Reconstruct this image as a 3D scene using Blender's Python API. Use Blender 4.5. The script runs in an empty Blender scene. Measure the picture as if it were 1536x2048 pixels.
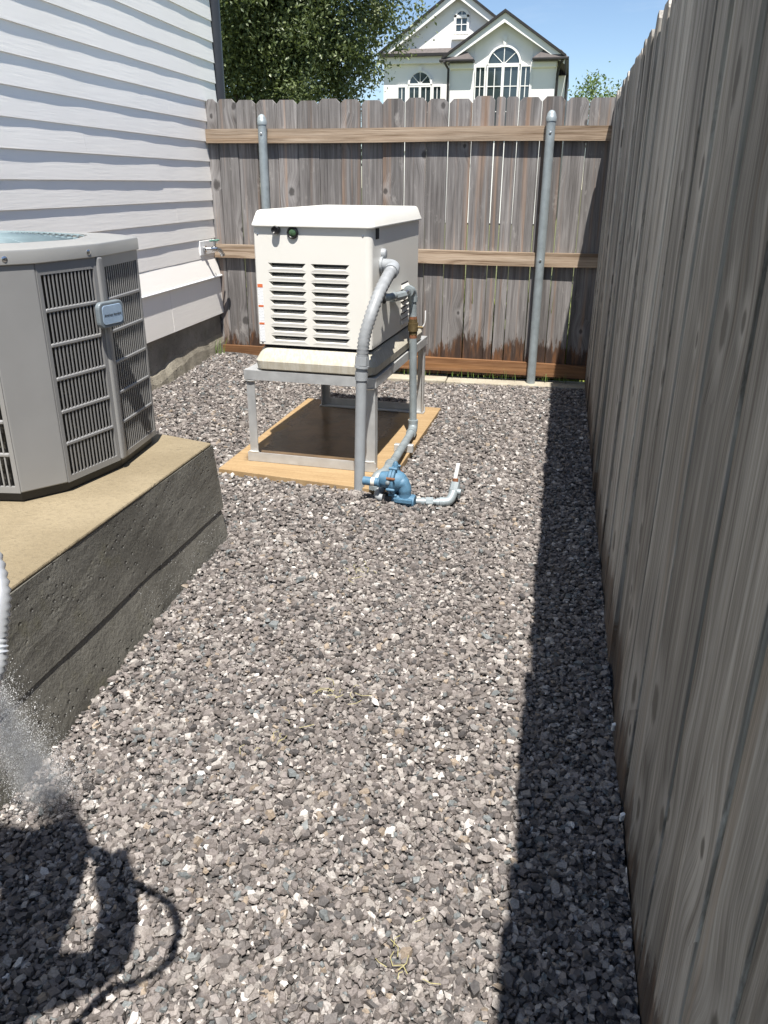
import bpy, bmesh, math, random
import numpy as np
from mathutils import Vector, Matrix

random.seed(7)
rng = np.random.default_rng(11)
scene = bpy.context.scene
COL = scene.collection
R = math.radians

# ------------------------------------------------------------------ camera
PITCH, YAW, ROLL, CAM_H = 0.39452, 0.20876, 0.0067, 1.3385
fwd = Vector((-math.sin(YAW) * math.cos(PITCH), math.cos(YAW) * math.cos(PITCH), -math.sin(PITCH)))
rt = Vector((math.cos(YAW), math.sin(YAW), 0))
up = rt.cross(fwd)
rt2 = math.cos(ROLL) * rt + math.sin(ROLL) * up
up2 = -math.sin(ROLL) * rt + math.cos(ROLL) * up
cd = bpy.data.cameras.new("camera")
cd.sensor_fit = 'HORIZONTAL'
cd.sensor_width = 36.0
cd.lens = 36.0 * 1581.8 / 1536.0
cd.clip_start = 0.05
cd.clip_end = 600
cam = bpy.data.objects.new("camera", cd)
M = Matrix((rt2, up2, -fwd)).transposed().to_4x4()
M.translation = (0, 0, CAM_H)
cam.matrix_world = M
COL.objects.link(cam)
scene.camera = cam

# ------------------------------------------------------------------ world, sun, exposure
SUN = Vector((0.131, -0.44, 1.0)).normalized()
world = bpy.data.worlds.new("World")
scene.world = world
world.use_nodes = True
wn = world.node_tree
bg = wn.nodes["Background"]
sky = wn.nodes.new("ShaderNodeTexSky")
sky.sky_type = 'NISHITA'
sky.sun_disc = False
sky.sun_elevation = math.asin(SUN.z)
sky.sun_rotation = math.atan2(SUN.x, SUN.y)
sky.air_density = 0.85
sky.dust_density = 0.05
sky.ozone_density = 2.2
wtc = wn.nodes.new("ShaderNodeTexCoord")
wmp = wn.nodes.new("ShaderNodeMapping"); wmp.inputs["Scale"].default_value = (1.6, 1.6, 7.0); wmp.inputs["Location"].default_value = (0.4, 0.2, 0.0)
wno = wn.nodes.new("ShaderNodeTexNoise"); wno.inputs["Scale"].default_value = 1.8; wno.inputs["Detail"].default_value = 6; wno.inputs["Roughness"].default_value = 0.6
wra = wn.nodes.new("ShaderNodeMapRange"); wra.interpolation_type = 'SMOOTHSTEP'
wra.inputs[1].default_value = 0.52; wra.inputs[2].default_value = 0.78; wra.inputs[3].default_value = 0.0; wra.inputs[4].default_value = 0.35
wmx = wn.nodes.new("ShaderNodeMix"); wmx.data_type = 'RGBA'
wmx.inputs[7].default_value = (7.5, 7.8, 8.2, 1)
wn.links.new(wtc.outputs["Generated"], wmp.inputs[0]); wn.links.new(wmp.outputs[0], wno.inputs["Vector"])
wn.links.new(wno.outputs[0], wra.inputs[0]); wn.links.new(wra.outputs[0], wmx.inputs[0])
wn.links.new(sky.outputs[0], wmx.inputs[6]); wn.links.new(wmx.outputs[2], bg.inputs[0])
bg.inputs[1].default_value = 0.083

sl = bpy.data.lights.new("sun", 'SUN')
sl.energy = 5.0
sl.angle = R(0.53)
sl.color = (1.0, 0.955, 0.89)
so = bpy.data.objects.new("sun", sl)
so.rotation_euler = SUN.to_track_quat('Z', 'Y').to_euler()
so.location = (2, -6, 14)
COL.objects.link(so)

vs = scene.view_settings
vs.view_transform = 'Standard'
vs.look = 'None'
vs.exposure = 0.88
vs.gamma = 1.0
scene.cycles.use_denoising = True
scene.cycles.max_bounces = 5
scene.cycles.diffuse_bounces = 3
scene.cycles.glossy_bounces = 3
scene.cycles.transmission_bounces = 3

# ------------------------------------------------------------------ material helpers
class NT:
    def __init__(s, name):
        s.m = bpy.data.materials.new(name)
        s.m.use_nodes = True
        s.t = s.m.node_tree
        s.b = s.t.nodes["Principled BSDF"]
        s.out = s.t.nodes["Material Output"]
    def n(s, typ, **kw):
        nd = s.t.nodes.new("ShaderNode" + typ)
        for k, v in kw.items():
            setattr(nd, k, v)
        return nd
    def set(s, sock, v):
        if v is None:
            return
        if hasattr(v, "is_linked") or hasattr(v, "links"):
            s.t.links.new(v, sock)
        else:
            if isinstance(v, tuple) and len(v) == 3 and sock.type == 'RGBA':
                v = v + (1.0,)
            sock.default_value = v
    def math(s, op, a, b=None, c=None, clamp=False):
        nd = s.n("Math", operation=op)
        nd.use_clamp = clamp
        s.set(nd.inputs[0], a)
        if b is not None: s.set(nd.inputs[1], b)
        if c is not None: s.set(nd.inputs[2], c)
        return nd.outputs[0]
    def vmath(s, op, a, b):
        nd = s.n("VectorMath", operation=op)
        s.set(nd.inputs[0], a); s.set(nd.inputs[1], b)
        return nd.outputs[0]
    def sep(s, v):
        nd = s.n("SeparateXYZ"); s.set(nd.inputs[0], v); return nd.outputs
    def comb(s, x, y, z):
        nd = s.n("CombineXYZ")
        s.set(nd.inputs[0], x); s.set(nd.inputs[1], y); s.set(nd.inputs[2], z)
        return nd.outputs[0]
    def noise(s, vec, scale=1.0, detail=3.0, rough=0.55, dist=0.0):
        nd = s.n("TexNoise")
        s.set(nd.inputs["Vector"], vec)
        nd.inputs["Scale"].default_value = scale
        nd.inputs["Detail"].default_value = detail
        nd.inputs["Roughness"].default_value = rough
        nd.inputs["Distortion"].default_value = dist
        return nd.outputs[0]
    def ramp(s, fac, stops, interp='LINEAR'):
        nd = s.n("ValToRGB")
        cr = nd.color_ramp
        cr.interpolation = interp
        while len(cr.elements) < len(stops):
            cr.elements.new(0.5)
        for e, (p, c) in zip(cr.elements, stops):
            e.position = p
            e.color = (c, c, c, 1) if isinstance(c, (int, float)) else tuple(c) + (1,)
        s.set(nd.inputs[0], fac)
        return nd.outputs[0]
    def smooth(s, v, a, b, lo=0.0, hi=1.0):
        nd = s.n("MapRange", interpolation_type='SMOOTHSTEP')
        s.set(nd.inputs[0], v)
        nd.inputs[1].default_value = a; nd.inputs[2].default_value = b
        nd.inputs[3].default_value = lo; nd.inputs[4].default_value = hi
        return nd.outputs[0]
    def mix(s, fac, a, b, blend='MIX'):
        nd = s.n("Mix", data_type='RGBA', blend_type=blend)
        s.set(nd.inputs[0], fac); s.set(nd.inputs[6], a); s.set(nd.inputs[7], b)
        return nd.outputs[2]
    def obj(s):
        return s.n("TexCoord").outputs["Object"]
    def pos(s):
        return s.n("NewGeometry").outputs["Position"]
    def rand(s):
        return s.n("ObjectInfo").outputs["Random"]
    def bump(s, h, strength=0.3, dist=0.01):
        nd = s.n("Bump")
        nd.inputs["Strength"].default_value = strength
        nd.inputs["Distance"].default_value = dist
        s.set(nd.inputs["Height"], h)
        s.t.links.new(nd.outputs[0], s.b.inputs["Normal"])
    def fin(s, col=None, rough=None, metal=None, spec=None):
        s.set(s.b.inputs["Base Color"], col)
        s.set(s.b.inputs["Roughness"], rough)
        s.set(s.b.inputs["Metallic"], metal)
        s.set(s.b.inputs["Specular IOR Level"], spec)
        return s.m

def simple(name, col, rough=0.5, metal=0.0, var=0.12, scale=12.0, bump=0.0, bscale=60.0, spec=None):
    t = NT(name)
    n = t.noise(t.obj(), scale, 4, 0.6)
    lo = tuple(c * (1 - var) for c in col); hi = tuple(min(1, c * (1 + var)) for c in col)
    c = t.ramp(n, [(0.25, lo), (0.75, hi)])
    rr = t.smooth(n, 0.2, 0.8, max(0.02, rough - 0.08), min(1, rough + 0.1))
    if bump:
        t.bump(t.noise(t.obj(), bscale, 3, 0.6), bump, 0.004)
    return t.fin(c, rr, metal, spec)

def wood(name, dark, mid, light, warm, warm_amt, kz, stain_h, stain_amt, stain_cols, axis='Z', bright=0.25, rough=0.8, knot_on=0.5, contrast=1.0, pale=0.0, gs=1.0):
    """weathered board: fibre grain along the axis, knots, warm unweathered streaks, damp foot"""
    t = NT(name)
    o = t.obj()
    x, y, z = t.sep(o)
    if axis == 'X':
        x, z = z, x
    r = t.rand()
    rk = t.math('MULTIPLY', r, 173.0)
    # knots
    kv = t.comb(t.math('ADD', t.math('MULTIPLY', x, 5.0), rk), t.math('ADD', t.math('MULTIPLY', z, kz), t.math('MULTIPLY', rk, 3.7)), 0.0)
    vor = t.n("TexVoronoi"); vor.voronoi_dimensions = '2D'; vor.feature = 'F1'
    t.set(vor.inputs["Vector"], kv)
    vor.inputs["Scale"].default_value = 1.0
    vor.inputs["Randomness"].default_value = 0.9
    dist = vor.outputs["Distance"]
    kr = t.sep(vor.outputs["Color"])[0]
    on = t.math('LESS_THAN', kr, knot_on)
    near = t.math('MULTIPLY', t.smooth(dist, 0.55, 0.05), on)
    ks_ = t.smooth(t.sep(vor.outputs["Color"])[1], 0.0, 1.0, 0.55, 1.5)
    dist2 = t.math('ADD', t.math('MULTIPLY', dist, ks_), t.math('MULTIPLY', t.math('SUBTRACT', t.noise(kv, 9.0, 2, 0.6), 0.5), 0.07))
    core = t.math('MULTIPLY', t.smooth(dist2, 0.095, 0.045), on)
    halo = t.math('MULTIPLY', t.smooth(dist2, 0.26, 0.08), on)
    xs = t.math('ADD', x, t.math('MULTIPLY', near, 0.035))
    gv = t.comb(t.math('ADD', t.math('MULTIPLY', xs, 34.0 * gs), rk), t.math('MULTIPLY', y, 34.0 * gs), t.math('ADD', t.math('MULTIPLY', z, 1.1), rk))
    g1 = t.noise(gv, 1.0, 4, 0.62, 0.6)
    fv = t.comb(t.math('ADD', t.math('MULTIPLY', xs, 210.0 * gs), rk), t.math('MULTIPLY', y, 210.0 * gs), t.math('MULTIPLY', z, 5.0))
    g2 = t.noise(fv, 1.0, 3, 0.7, 0.3)
    big = t.noise(t.comb(t.math('ADD', t.math('MULTIPLY', x, 9.0), rk), rk, t.math('MULTIPLY', z, 1.7)), 1.0, 3, 0.5)
    f = t.math('ADD', t.math('MULTIPLY', g1, 0.62), t.math('MULTIPLY', g2, 0.38))
    c = t.ramp(f, [(0.5 - 0.17 * contrast, dark), (0.5, mid), (0.5 + 0.19 * contrast, light)])
    wm = t.math('MULTIPLY', t.smooth(t.noise(t.comb(t.math('ADD', t.math('MULTIPLY', x, 22.0), rk), rk, t.math('MULTIPLY', z, 0.55)), 1.0, 2, 0.5), 0.60 - 0.1 * warm_amt, 0.74), warm_amt)
    c = t.mix(wm, c, t.mix(f, tuple(v * 0.6 for v in warm), tuple(v * 1.4 for v in warm)))
    # weather blotches and per-board tone
    tone = t.math('ADD', t.smooth(big, 0.25, 0.75, 0.80, 1.15), t.math('MULTIPLY', t.math('SUBTRACT', r, 0.5), bright * 2))
    c = t.mix(1.0, c, t.comb(tone, tone, tone), 'MULTIPLY')
    if pale:
        c = t.mix(t.math('MULTIPLY', t.smooth(t.noise(t.comb(t.math('ADD', t.math('MULTIPLY', x, 14.0), rk), rk, t.math('MULTIPLY', z, 6.0)), 1.0, 5, 0.7), 0.58, 0.75), pale), c, (0.42, 0.40, 0.38))
    c = t.mix(t.math('MULTIPLY', halo, 0.35), c, tuple(v * 1.1 for v in light))
    c = t.mix(t.math('MULTIPLY', core, 0.8), c, tuple(v * 0.6 for v in dark))
    rgh = rough
    if stain_h > 0:
        jag = t.noise(t.comb(t.math('ADD', t.math('MULTIPLY', x, 48.0), rk), rk, t.math('MULTIPLY', z, 7.0)), 1.0, 5, 0.75)
        lvl = t.noise(t.comb(t.math('MULTIPLY', r, 61.0), 0.0, t.math('MULTIPLY', x, 4.0)), 1.0, 1, 0.5)
        hh = t.math('ADD', t.math('ADD', z, t.math('MULTIPLY', t.math('SUBTRACT', jag, 0.5), 0.42)), t.math('MULTIPLY', t.math('SUBTRACT', lvl, 0.5), 0.45))
        sm = t.math('MULTIPLY', t.smooth(hh, stain_h + 0.03, stain_h - 0.03), stain_amt)
        sc_ = t.mix(t.smooth(t.noise(t.comb(t.math('MULTIPLY', x, 30.0), rk, t.math('MULTIPLY', z, 4.0)), 1.0, 3, 0.6), 0.42, 0.66), stain_cols[0], stain_cols[1])
        c = t.mix(sm, c, t.mix(0.35, sc_, c, 'MULTIPLY'))
        rgh = t.math('SUBTRACT', rough, t.math('MULTIPLY', sm, 0.35))
    t.bump(t.math('ADD', t.math('MULTIPLY', f, 1.0), t.math('MULTIPLY', core, -0.4)), 0.55, 0.004)
    return t.fin(c, rgh, 0.0, 0.3)

# ------------------------------------------------------------------ mesh helpers
class MB:
    def __init__(s):
        s.v = []; s.f = []
    def add(s, vs, fs):
        k = len(s.v)
        s.v += [tuple(p) for p in vs]
        s.f += [tuple(i + k for i in f) for f in fs]
        return s
    def box(s, x0, x1, y0, y1, z0, z1):
        vs = [(x0, y0, z0), (x1, y0, z0), (x1, y1, z0), (x0, y1, z0), (x0, y0, z1), (x1, y0, z1), (x1, y1, z1), (x0, y1, z1)]
        return s.add(vs, [(0, 3, 2, 1), (4, 5, 6, 7), (0, 1, 5, 4), (1, 2, 6, 5), (2, 3, 7, 6), (3, 0, 4, 7)])
    def hexa(s, lo, hi):
        """lo, hi: 4 points each, counter-clockwise from above"""
        return s.add(list(lo) + list(hi), [(0, 3, 2, 1), (4, 5, 6, 7), (0, 1, 5, 4), (1, 2, 6, 5), (2, 3, 7, 6), (3, 0, 4, 7)])
    def prism(s, poly, z0, z1, poly2=None, cap0=True, cap1=True):
        n = len(poly); p2 = poly2 or poly
        vs = [(a, b, z0) for a, b in poly] + [(a, b, z1) for a, b in p2]
        fs = [(i, (i + 1) % n, n + (i + 1) % n, n + i) for i in range(n)]
        if cap0: fs.append(tuple(range(n - 1, -1, -1)))
        if cap1: fs.append(tuple(range(n, 2 * n)))
        return s.add(vs, fs)
    def prism_y(s, poly, y0, y1):
        """polygon in x,z (counter-clockwise seen from -y), extruded along y from y0 (front) to y1"""
        n = len(poly)
        vs = [(a, y0, b) for a, b in poly] + [(a, y1, b) for a, b in poly]
        fs = [(i, n + i, n + (i + 1) % n, (i + 1) % n) for i in range(n)]
        fs += [tuple(range(n)), tuple(range(2 * n - 1, n - 1, -1))]
        return s.add(vs, fs)
    def tube(s, pts, r, seg=12, cap=True):
        P = [Vector(p) for p in pts]
        rs = r if isinstance(r, (list, tuple)) else [r] * len(P)
        rings = []; prev = None
        for i, p in enumerate(P):
            d = (P[min(i + 1, len(P) - 1)] - P[max(i - 1, 0)])
            d = d.normalized() if d.length > 1e-9 else Vector((0, 0, 1))
            if prev is None:
                a = Vector((1, 0, 0)) if abs(d.x) < 0.8 else Vector((0, 1, 0))
                u = d.cross(a).normalized()
            else:
                u = (prev - d * prev.dot(d)).normalized()
            prev = u
            w = d.cross(u)
            rings.append([p + (u * math.cos(2 * math.pi * k / seg) + w * math.sin(2 * math.pi * k / seg)) * rs[i] for k in range(seg)])
        vs = [q for rg in rings for q in rg]
        fs = []
        for i in range(len(P) - 1):
            for k in range(seg):
                k2 = (k + 1) % seg
                fs.append((i * seg + k, i * seg + k2, (i + 1) * seg + k2, (i + 1) * seg + k))
        if cap:
            fs.append(tuple(range(seg - 1, -1, -1)))
            fs.append(tuple((len(P) - 1) * seg + k for k in range(seg)))
        return s.add(vs, fs)
    def lathe(s, prof, c=(0, 0, 0), seg=24, axis='Z'):
        """prof: (r, h) list"""
        vs = []
        for r, h in prof:
            for k in range(seg):
                a = 2 * math.pi * k / seg
                q = (r * math.cos(a), r * math.sin(a), h)
                if axis == 'X': q = (h, q[0], q[1])
                if axis == '-Y': q = (q[0], -h, q[1])
                vs.append((q[0] + c[0], q[1] + c[1], q[2] + c[2]))
        fs = []
        for i in range(len(prof) - 1):
            for k in range(seg):
                k2 = (k + 1) % seg
                fs.append((i * seg + k, i * seg + k2, (i + 1) * seg + k2, (i + 1) * seg + k))
        fs.append(tuple(range(seg - 1, -1, -1)))
        fs.append(tuple((len(prof) - 1) * seg + k for k in range(seg)))
        return s.add(vs, fs)
    def build(s, name, mat, parent=None, bevel=0.0, seg=2, smooth=None, loc=None, rot=None, fix=False):
        me = bpy.data.meshes.new(name)
        me.from_pydata(s.v, [], s.f)
        if bevel or fix:
            bm = bmesh.new(); bm.from_mesh(me)
            if fix:
                bmesh.ops.remove_doubles(bm, verts=bm.verts, dist=1e-5)
                bmesh.ops.recalc_face_normals(bm, faces=bm.faces)
            if bevel:
                es = [e for e in bm.edges if len(e.link_faces) == 2 and e.calc_face_angle(0) > R(25)]
                bmesh.ops.bevel(bm, geom=es, offset=bevel, segments=seg, profile=0.5, affect='EDGES', clamp_overlap=True)
            bm.to_mesh(me); bm.free()
        if smooth is not None:
            me.shade_smooth()
            me.set_sharp_from_angle(angle=R(smooth))
        if mat: me.materials.append(mat)
        o = bpy.data.objects.new(name, me)
        COL.objects.link(o)
        if parent: o.parent = parent
        if loc: o.location = loc
        if rot: o.rotation_euler = rot
        return o

def tag(o, label=None, cat=None, group=None, kind=None):
    if label: o["label"] = label
    if cat: o["category"] = cat
    if group: o["group"] = group
    if kind: o["kind"] = kind
    return o

def thing(name, label, cat, loc=(0, 0, 0), rz=0.0, group=None):
    o = bpy.data.objects.new(name, None)
    o.empty_display_size = 0.1
    COL.objects.link(o)
    o.location = loc; o.rotation_euler = (0, 0, rz)
    return tag(o, label, cat, group)

def arc(c, r, a0, a1, n, u, v):
    c = Vector(c); u = Vector(u); v = Vector(v)
    return [tuple(c + u * r * math.cos(a0 + (a1 - a0) * i / n) + v * r * math.sin(a0 + (a1 - a0) * i / n)) for i in range(n + 1)]

def spline(pts, n=10):
    P = [Vector(p) for p in pts]
    P = [P[0] * 2 - P[1]] + P + [P[-1] * 2 - P[-2]]
    out = []
    for i in range(1, len(P) - 2):
        for k in range(n):
            t = k / n
            a, b, c, d = P[i - 1], P[i], P[i + 1], P[i + 2]
            out.append(0.5 * ((2 * b) + (-a + c) * t + (2 * a - 5 * b + 4 * c - d) * t * t + (-a + 3 * b - 3 * c + d) * t ** 3))
    out.append(P[-2])
    return [tuple(q) for q in out]

def sstep(v, a, b):
    t = np.clip((v - a) / (b - a), 0, 1)
    return t * t * (3 - 2 * t)

def ground_z(x, y):
    x = np.asarray(x, float); y = np.asarray(y, float)
    z = 0.115 * sstep(-x, 1.55, 2.45) * sstep(y, 2.6, 3.6)
    z = z + 0.03 * sstep(-x, 0.9, 2.4) * sstep(y, 4.6, 5.6)
    z = z - 0.095 * sstep(-x, 0.55, 1.15) * sstep(-y, -2.7, -1.15)
    z = z + 0.008 * np.sin(3.1 * x + 1.3 * y) * np.sin(2.3 * y - 0.7 * x)
    return z

# ------------------------------------------------------------------ materials
m_back = wood("weathered_cedar", (0.066, 0.060, 0.058), (0.168, 0.157, 0.152), (0.305, 0.292, 0.285), (0.33, 0.20, 0.12), 0.5, 3.6, 0.235, 0.9,
              ((0.050, 0.028, 0.019), (0.19, 0.085, 0.032)), bright=0.13, pale=0.45, knot_on=0.32, contrast=1.1)
m_side = wood("silvered_pine", (0.150, 0.136, 0.118), (0.295, 0.278, 0.250), (0.455, 0.434, 0.398), (0.36, 0.24, 0.14), 0.22, 3.0, 0.20, 0.75,
              ((0.060, 0.038, 0.026), (0.15, 0.080, 0.040)), bright=0.32, knot_on=0.5, contrast=0.75, gs=1.0)
m_rail = wood("brown_treated_lumber", (0.14, 0.092, 0.056), (0.31, 0.235, 0.168), (0.43, 0.345, 0.265), (0.36, 0.23, 0.13), 0.3, 2.5, 0, 0, None, axis='X', bright=0.08, rough=0.7, knot_on=0.35, contrast=0.75, gs=1.2)
m_rail_wet = wood("wet_treated_lumber", (0.07, 0.032, 0.014), (0.19, 0.095, 0.045), (0.30, 0.17, 0.09), (0.30, 0.15, 0.06), 0.4, 2.5, 0, 0, None, axis='X', bright=0.08, rough=0.5, knot_on=0.3)
m_board = wood("tan_plywood", (0.34, 0.21, 0.10), (0.52, 0.35, 0.19), (0.62, 0.45, 0.27), (0.55, 0.33, 0.14), 0.5, 1.2, 0, 0, None, axis='X', bright=0.0, rough=0.55, knot_on=0.0)
def wet_shadow_board():
    t = NT("plywood_with_wet_shadowed_middle")
    o = t.obj(); x, y, z = t.sep(o)
    g = t.noise(t.comb(t.math('MULTIPLY', x, 3.0), t.math('MULTIPLY', y, 60.0), 0.0), 1.0, 4, 0.65, 0.5)
    f = t.noise(o, 90.0, 3, 0.6)
    c = t.ramp(g, [(0.25, (0.25, 0.165, 0.082)), (0.5, (0.33, 0.225, 0.115)), (0.75, (0.39, 0.28, 0.155))])
    c = t.mix(t.math('MULTIPLY', t.smooth(f, 0.5, 0.7), 0.4), c, (0.22, 0.13, 0.06))
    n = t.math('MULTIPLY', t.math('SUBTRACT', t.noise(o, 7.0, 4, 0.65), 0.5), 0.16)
    m = t.math('MULTIPLY', t.smooth(t.math('ADD', x, n), -0.41, -0.36), t.smooth(t.math('ADD', x, n), 0.26, 0.20))  # wet patch that also paints in the shadow under stand and generator
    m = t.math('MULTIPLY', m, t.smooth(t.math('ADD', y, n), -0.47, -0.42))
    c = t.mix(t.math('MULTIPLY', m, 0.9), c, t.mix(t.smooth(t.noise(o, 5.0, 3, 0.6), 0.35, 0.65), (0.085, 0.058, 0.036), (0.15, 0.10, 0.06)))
    t.bump(g, 0.3, 0.003)
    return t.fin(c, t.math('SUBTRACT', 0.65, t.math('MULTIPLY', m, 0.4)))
m_wet_shadow_board = wet_shadow_board()
m_galv = simple("galvanised_steel", (0.285, 0.325, 0.34), 0.5, 0.35, 0.18, 18, 0.05)
m_alu = simple("mill_aluminium", (0.50, 0.51, 0.51), 0.46, 0.45, 0.14, 14, 0.06)
m_weld = simple("weld_bead", (0.66, 0.67, 0.66), 0.4, 0.5)
m_gen = simple("cream_powder_coat", (0.71, 0.695, 0.645), 0.36, 0.0, 0.015, 4, 0.04, 500)
m_genlid = simple("cream_lid_plastic", (0.74, 0.73, 0.68), 0.42, 0.0, 0.015, 4)
m_black = simple("black_plastic", (0.012, 0.012, 0.013), 0.35)
m_dark = simple("dark_gap", (0.02, 0.02, 0.02), 0.8)
m_pvc = simple("grey_pvc", (0.30, 0.318, 0.332), 0.5, 0.0, 0.1, 20, 0.03)
m_flex = simple("grey_flex_conduit", (0.265, 0.278, 0.29), 0.5, 0.0, 0.16, 40)
m_blue = simple("blue_enamel", (0.072, 0.160, 0.245), 0.5, 0.0, 0.28, 34, 0.2, 120)
m_white = simple("white_paint", (0.80, 0.80, 0.79), 0.45, 0.0, 0.03)
m_rust = simple("rusty_iron", (0.20, 0.085, 0.04), 0.75, 0.2, 0.4, 60, 0.2)
m_brass = simple("tarnished_brass", (0.17, 0.125, 0.06), 0.5, 0.6, 0.25, 50)
m_chrome = simple("chrome_metal", (0.62, 0.62, 0.62), 0.2, 1.0, 0.05)
m_pipe_dark = simple("bronze_downpipe", (0.028, 0.030, 0.036), 0.4, 0.0, 0.1)
m_ac = simple("grey_ac_paint", (0.25, 0.25, 0.248), 0.40, 0.1, 0.04, 6)
m_ac2 = simple("light_grey_ac_paint", (0.33, 0.33, 0.32), 0.33, 0.2, 0.04, 5)
m_acbase = simple("black_base_pan", (0.022, 0.022, 0.022), 0.45)
m_acgrille = simple("blue_grey_fan_guard", (0.22, 0.29, 0.31), 0.4, 0.2)
m_glass_blue = simple("badge_face", (0.42, 0.55, 0.70), 0.15, 0.3, 0.1, 30)

def coil_mat():
    t = NT("condenser_coil_fins")
    o = t.obj(); x, y, z = t.sep(o)
    w = t.math('SINE', t.math('MULTIPLY', z, 420.0))
    n = t.noise(t.comb(t.math('MULTIPLY', x, 90.0), t.math('MULTIPLY', y, 90.0), t.math('MULTIPLY', z, 60.0)), 1.0, 4, 0.7)
    big = t.noise(o, 5.0, 2, 0.5)
    f = t.math('MULTIPLY', t.smooth(n, 0.5, 0.68), t.smooth(big, 0.38, 0.6))
    c = t.mix(f, (0.012, 0.012, 0.011), (0.20, 0.18, 0.13))
    c = t.mix(t.math('MULTIPLY', t.smooth(w, -0.2, 0.6), 0.6), c, (0.008, 0.008, 0.008))
    return t.fin(c, 0.6, 0.2)
m_coil = coil_mat()

def siding_mat():
    t = NT("white_lap_siding")
    o = t.pos(); x, y, z = t.sep(o)
    n = t.noise(t.comb(t.math('MULTIPLY', x, 30.0), t.math('MULTIPLY', y, 5.0), t.math('MULTIPLY', z, 90.0)), 1.0, 4, 0.6)
    b = t.noise(o, 1.3, 3, 0.55)
    c = t.mix(t.smooth(b, 0.35, 0.7), (0.92, 0.89, 0.84), (0.885, 0.855, 0.805))
    c = t.mix(t.math('MULTIPLY', t.smooth(n, 0.6, 0.75), 0.15), c, (0.62, 0.63, 0.64))
    t.bump(n, 0.25, 0.003)
    return t.fin(c, 0.5)
m_siding = siding_mat()

def concrete(name, a, b, scale=3.0, wet=0.0, pits=1.0, rough=0.85, moss=None):
    t = NT(name)
    o = t.pos()
    n = t.noise(o, scale, 5, 0.6)
    f = t.noise(o, 70.0, 4, 0.7)
    c = t.mix(t.smooth(n, 0.3, 0.7), a, b)
    c = t.mix(t.math('MULTIPLY', t.smooth(f, 0.45, 0.75), 0.35), c, tuple(v * 0.55 for v in a))
    vor = t.n("TexVoronoi"); vor.feature = 'F1'
    t.set(vor.inputs["Vector"], t.vmath('MULTIPLY', o, (1.0, 1.0, 1.3)))
    vor.inputs["Scale"].default_value = 34.0
    kr = t.sep(vor.outputs["Color"])[0]
    pit = t.math('MULTIPLY', t.smooth(vor.outputs["Distance"], 0.26, 0.12), t.math('MULTIPLY', t.math('LESS_THAN', kr, 0.42), t.smooth(t.noise(o, 5.0, 2, 0.5), 0.38, 0.55)))
    pit = t.math('MULTIPLY', pit, pits)
    c = t.mix(t.math('MULTIPLY', pit, 0.6), c, tuple(v * 0.3 for v in a))
    if moss:
        c = t.mix(t.math('MULTIPLY', t.smooth(t.noise(o, 9.0, 4, 0.65), 0.55, 0.75), 0.5), c, moss)
    t.bump(t.math('SUBTRACT', t.math('MULTIPLY', f, 0.5), t.math('MULTIPLY', pit, 1.4)), 0.9, 0.010)
    rr = t.smooth(n, 0.3, 0.7, rough - wet, rough - wet * 0.6)
    return t.fin(c, rr, 0.0, 0.5)
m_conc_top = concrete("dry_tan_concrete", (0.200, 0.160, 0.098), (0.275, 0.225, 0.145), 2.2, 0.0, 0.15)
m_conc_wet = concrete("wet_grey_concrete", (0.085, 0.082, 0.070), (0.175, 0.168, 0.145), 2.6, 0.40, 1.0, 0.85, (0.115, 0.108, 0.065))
m_found = concrete("grey_foundation_concrete", (0.15, 0.145, 0.13), (0.27, 0.26, 0.235), 4.0, 0.1, 0.4, 0.9, (0.13, 0.125, 0.07))
m_footing = concrete("rough_footing_concrete", (0.20, 0.18, 0.14), (0.34, 0.31, 0.25), 9.0, 0.1, 0.8, 0.9, (0.15, 0.15, 0.07))
m_kerb = concrete("pale_kerb_concrete", (0.32, 0.285, 0.22), (0.40, 0.365, 0.29), 6.0, 0.0, 0.2)

def base_mat():
    t = NT("stained_composite_base")
    o = t.obj(); x, y, z = t.sep(o)
    st = t.noise(t.comb(t.math('MULTIPLY', x, 70.0), t.math('MULTIPLY', y, 70.0), t.math('MULTIPLY', z, 5.0)), 1.0, 4, 0.65)
    sp = t.noise(o, 160.0, 3, 0.6)
    c = t.mix(t.smooth(st, 0.38, 0.62), (0.50, 0.475, 0.405), (0.43, 0.395, 0.315))
    c = t.mix(t.math('MULTIPLY', t.smooth(sp, 0.5, 0.7), 0.15), c, (0.30, 0.25, 0.17))
    t.bump(sp, 0.25, 0.003)
    return t.fin(c, 0.7)
m_gbase = base_mat()

def gravel_mat():
    t = NT("crushed_slate_stone")
    a = t.n("Attribute"); a.attribute_name = "tint"
    o = t.pos()
    f = t.noise(o, 240.0, 4, 0.7)
    v = t.noise(o, 85.0, 3, 0.6)
    sc = t.math('ADD', t.smooth(f, 0.3, 0.7, 0.74, 1.26), t.math('MULTIPLY', t.math('SUBTRACT', v, 0.5), 0.25))
    c = t.mix(1.0, a.outputs["Color"], t.comb(sc, sc, sc), 'MULTIPLY')
    rr = t.smooth(t.noise(o, 30.0, 3, 0.6), 0.35, 0.65, 0.38, 0.8)
    t.bump(f, 0.2, 0.002)
    return t.fin(c, rr, 0.0, 0.5)
m_gravel = gravel_mat()

def bed_mat():
    t = NT("gravel_grit_bed")
    o = t.pos()
    vor = t.n("TexVoronoi"); vor.feature = 'F1'
    t.set(vor.inputs["Vector"], o); vor.inputs["Scale"].default_value = 95.0
    g = t.sep(vor.outputs["Color"])[0]
    c = t.ramp(g, [(0.0, (0.04, 0.038, 0.036)), (0.6, (0.10, 0.094, 0.09)), (1.0, (0.22, 0.21, 0.20))])
    t.bump(t.math('MULTIPLY', vor.outputs["Distance"], -1.0), 1.0, 0.01)
    return t.fin(c, 0.8)
m_bed = bed_mat()

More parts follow.
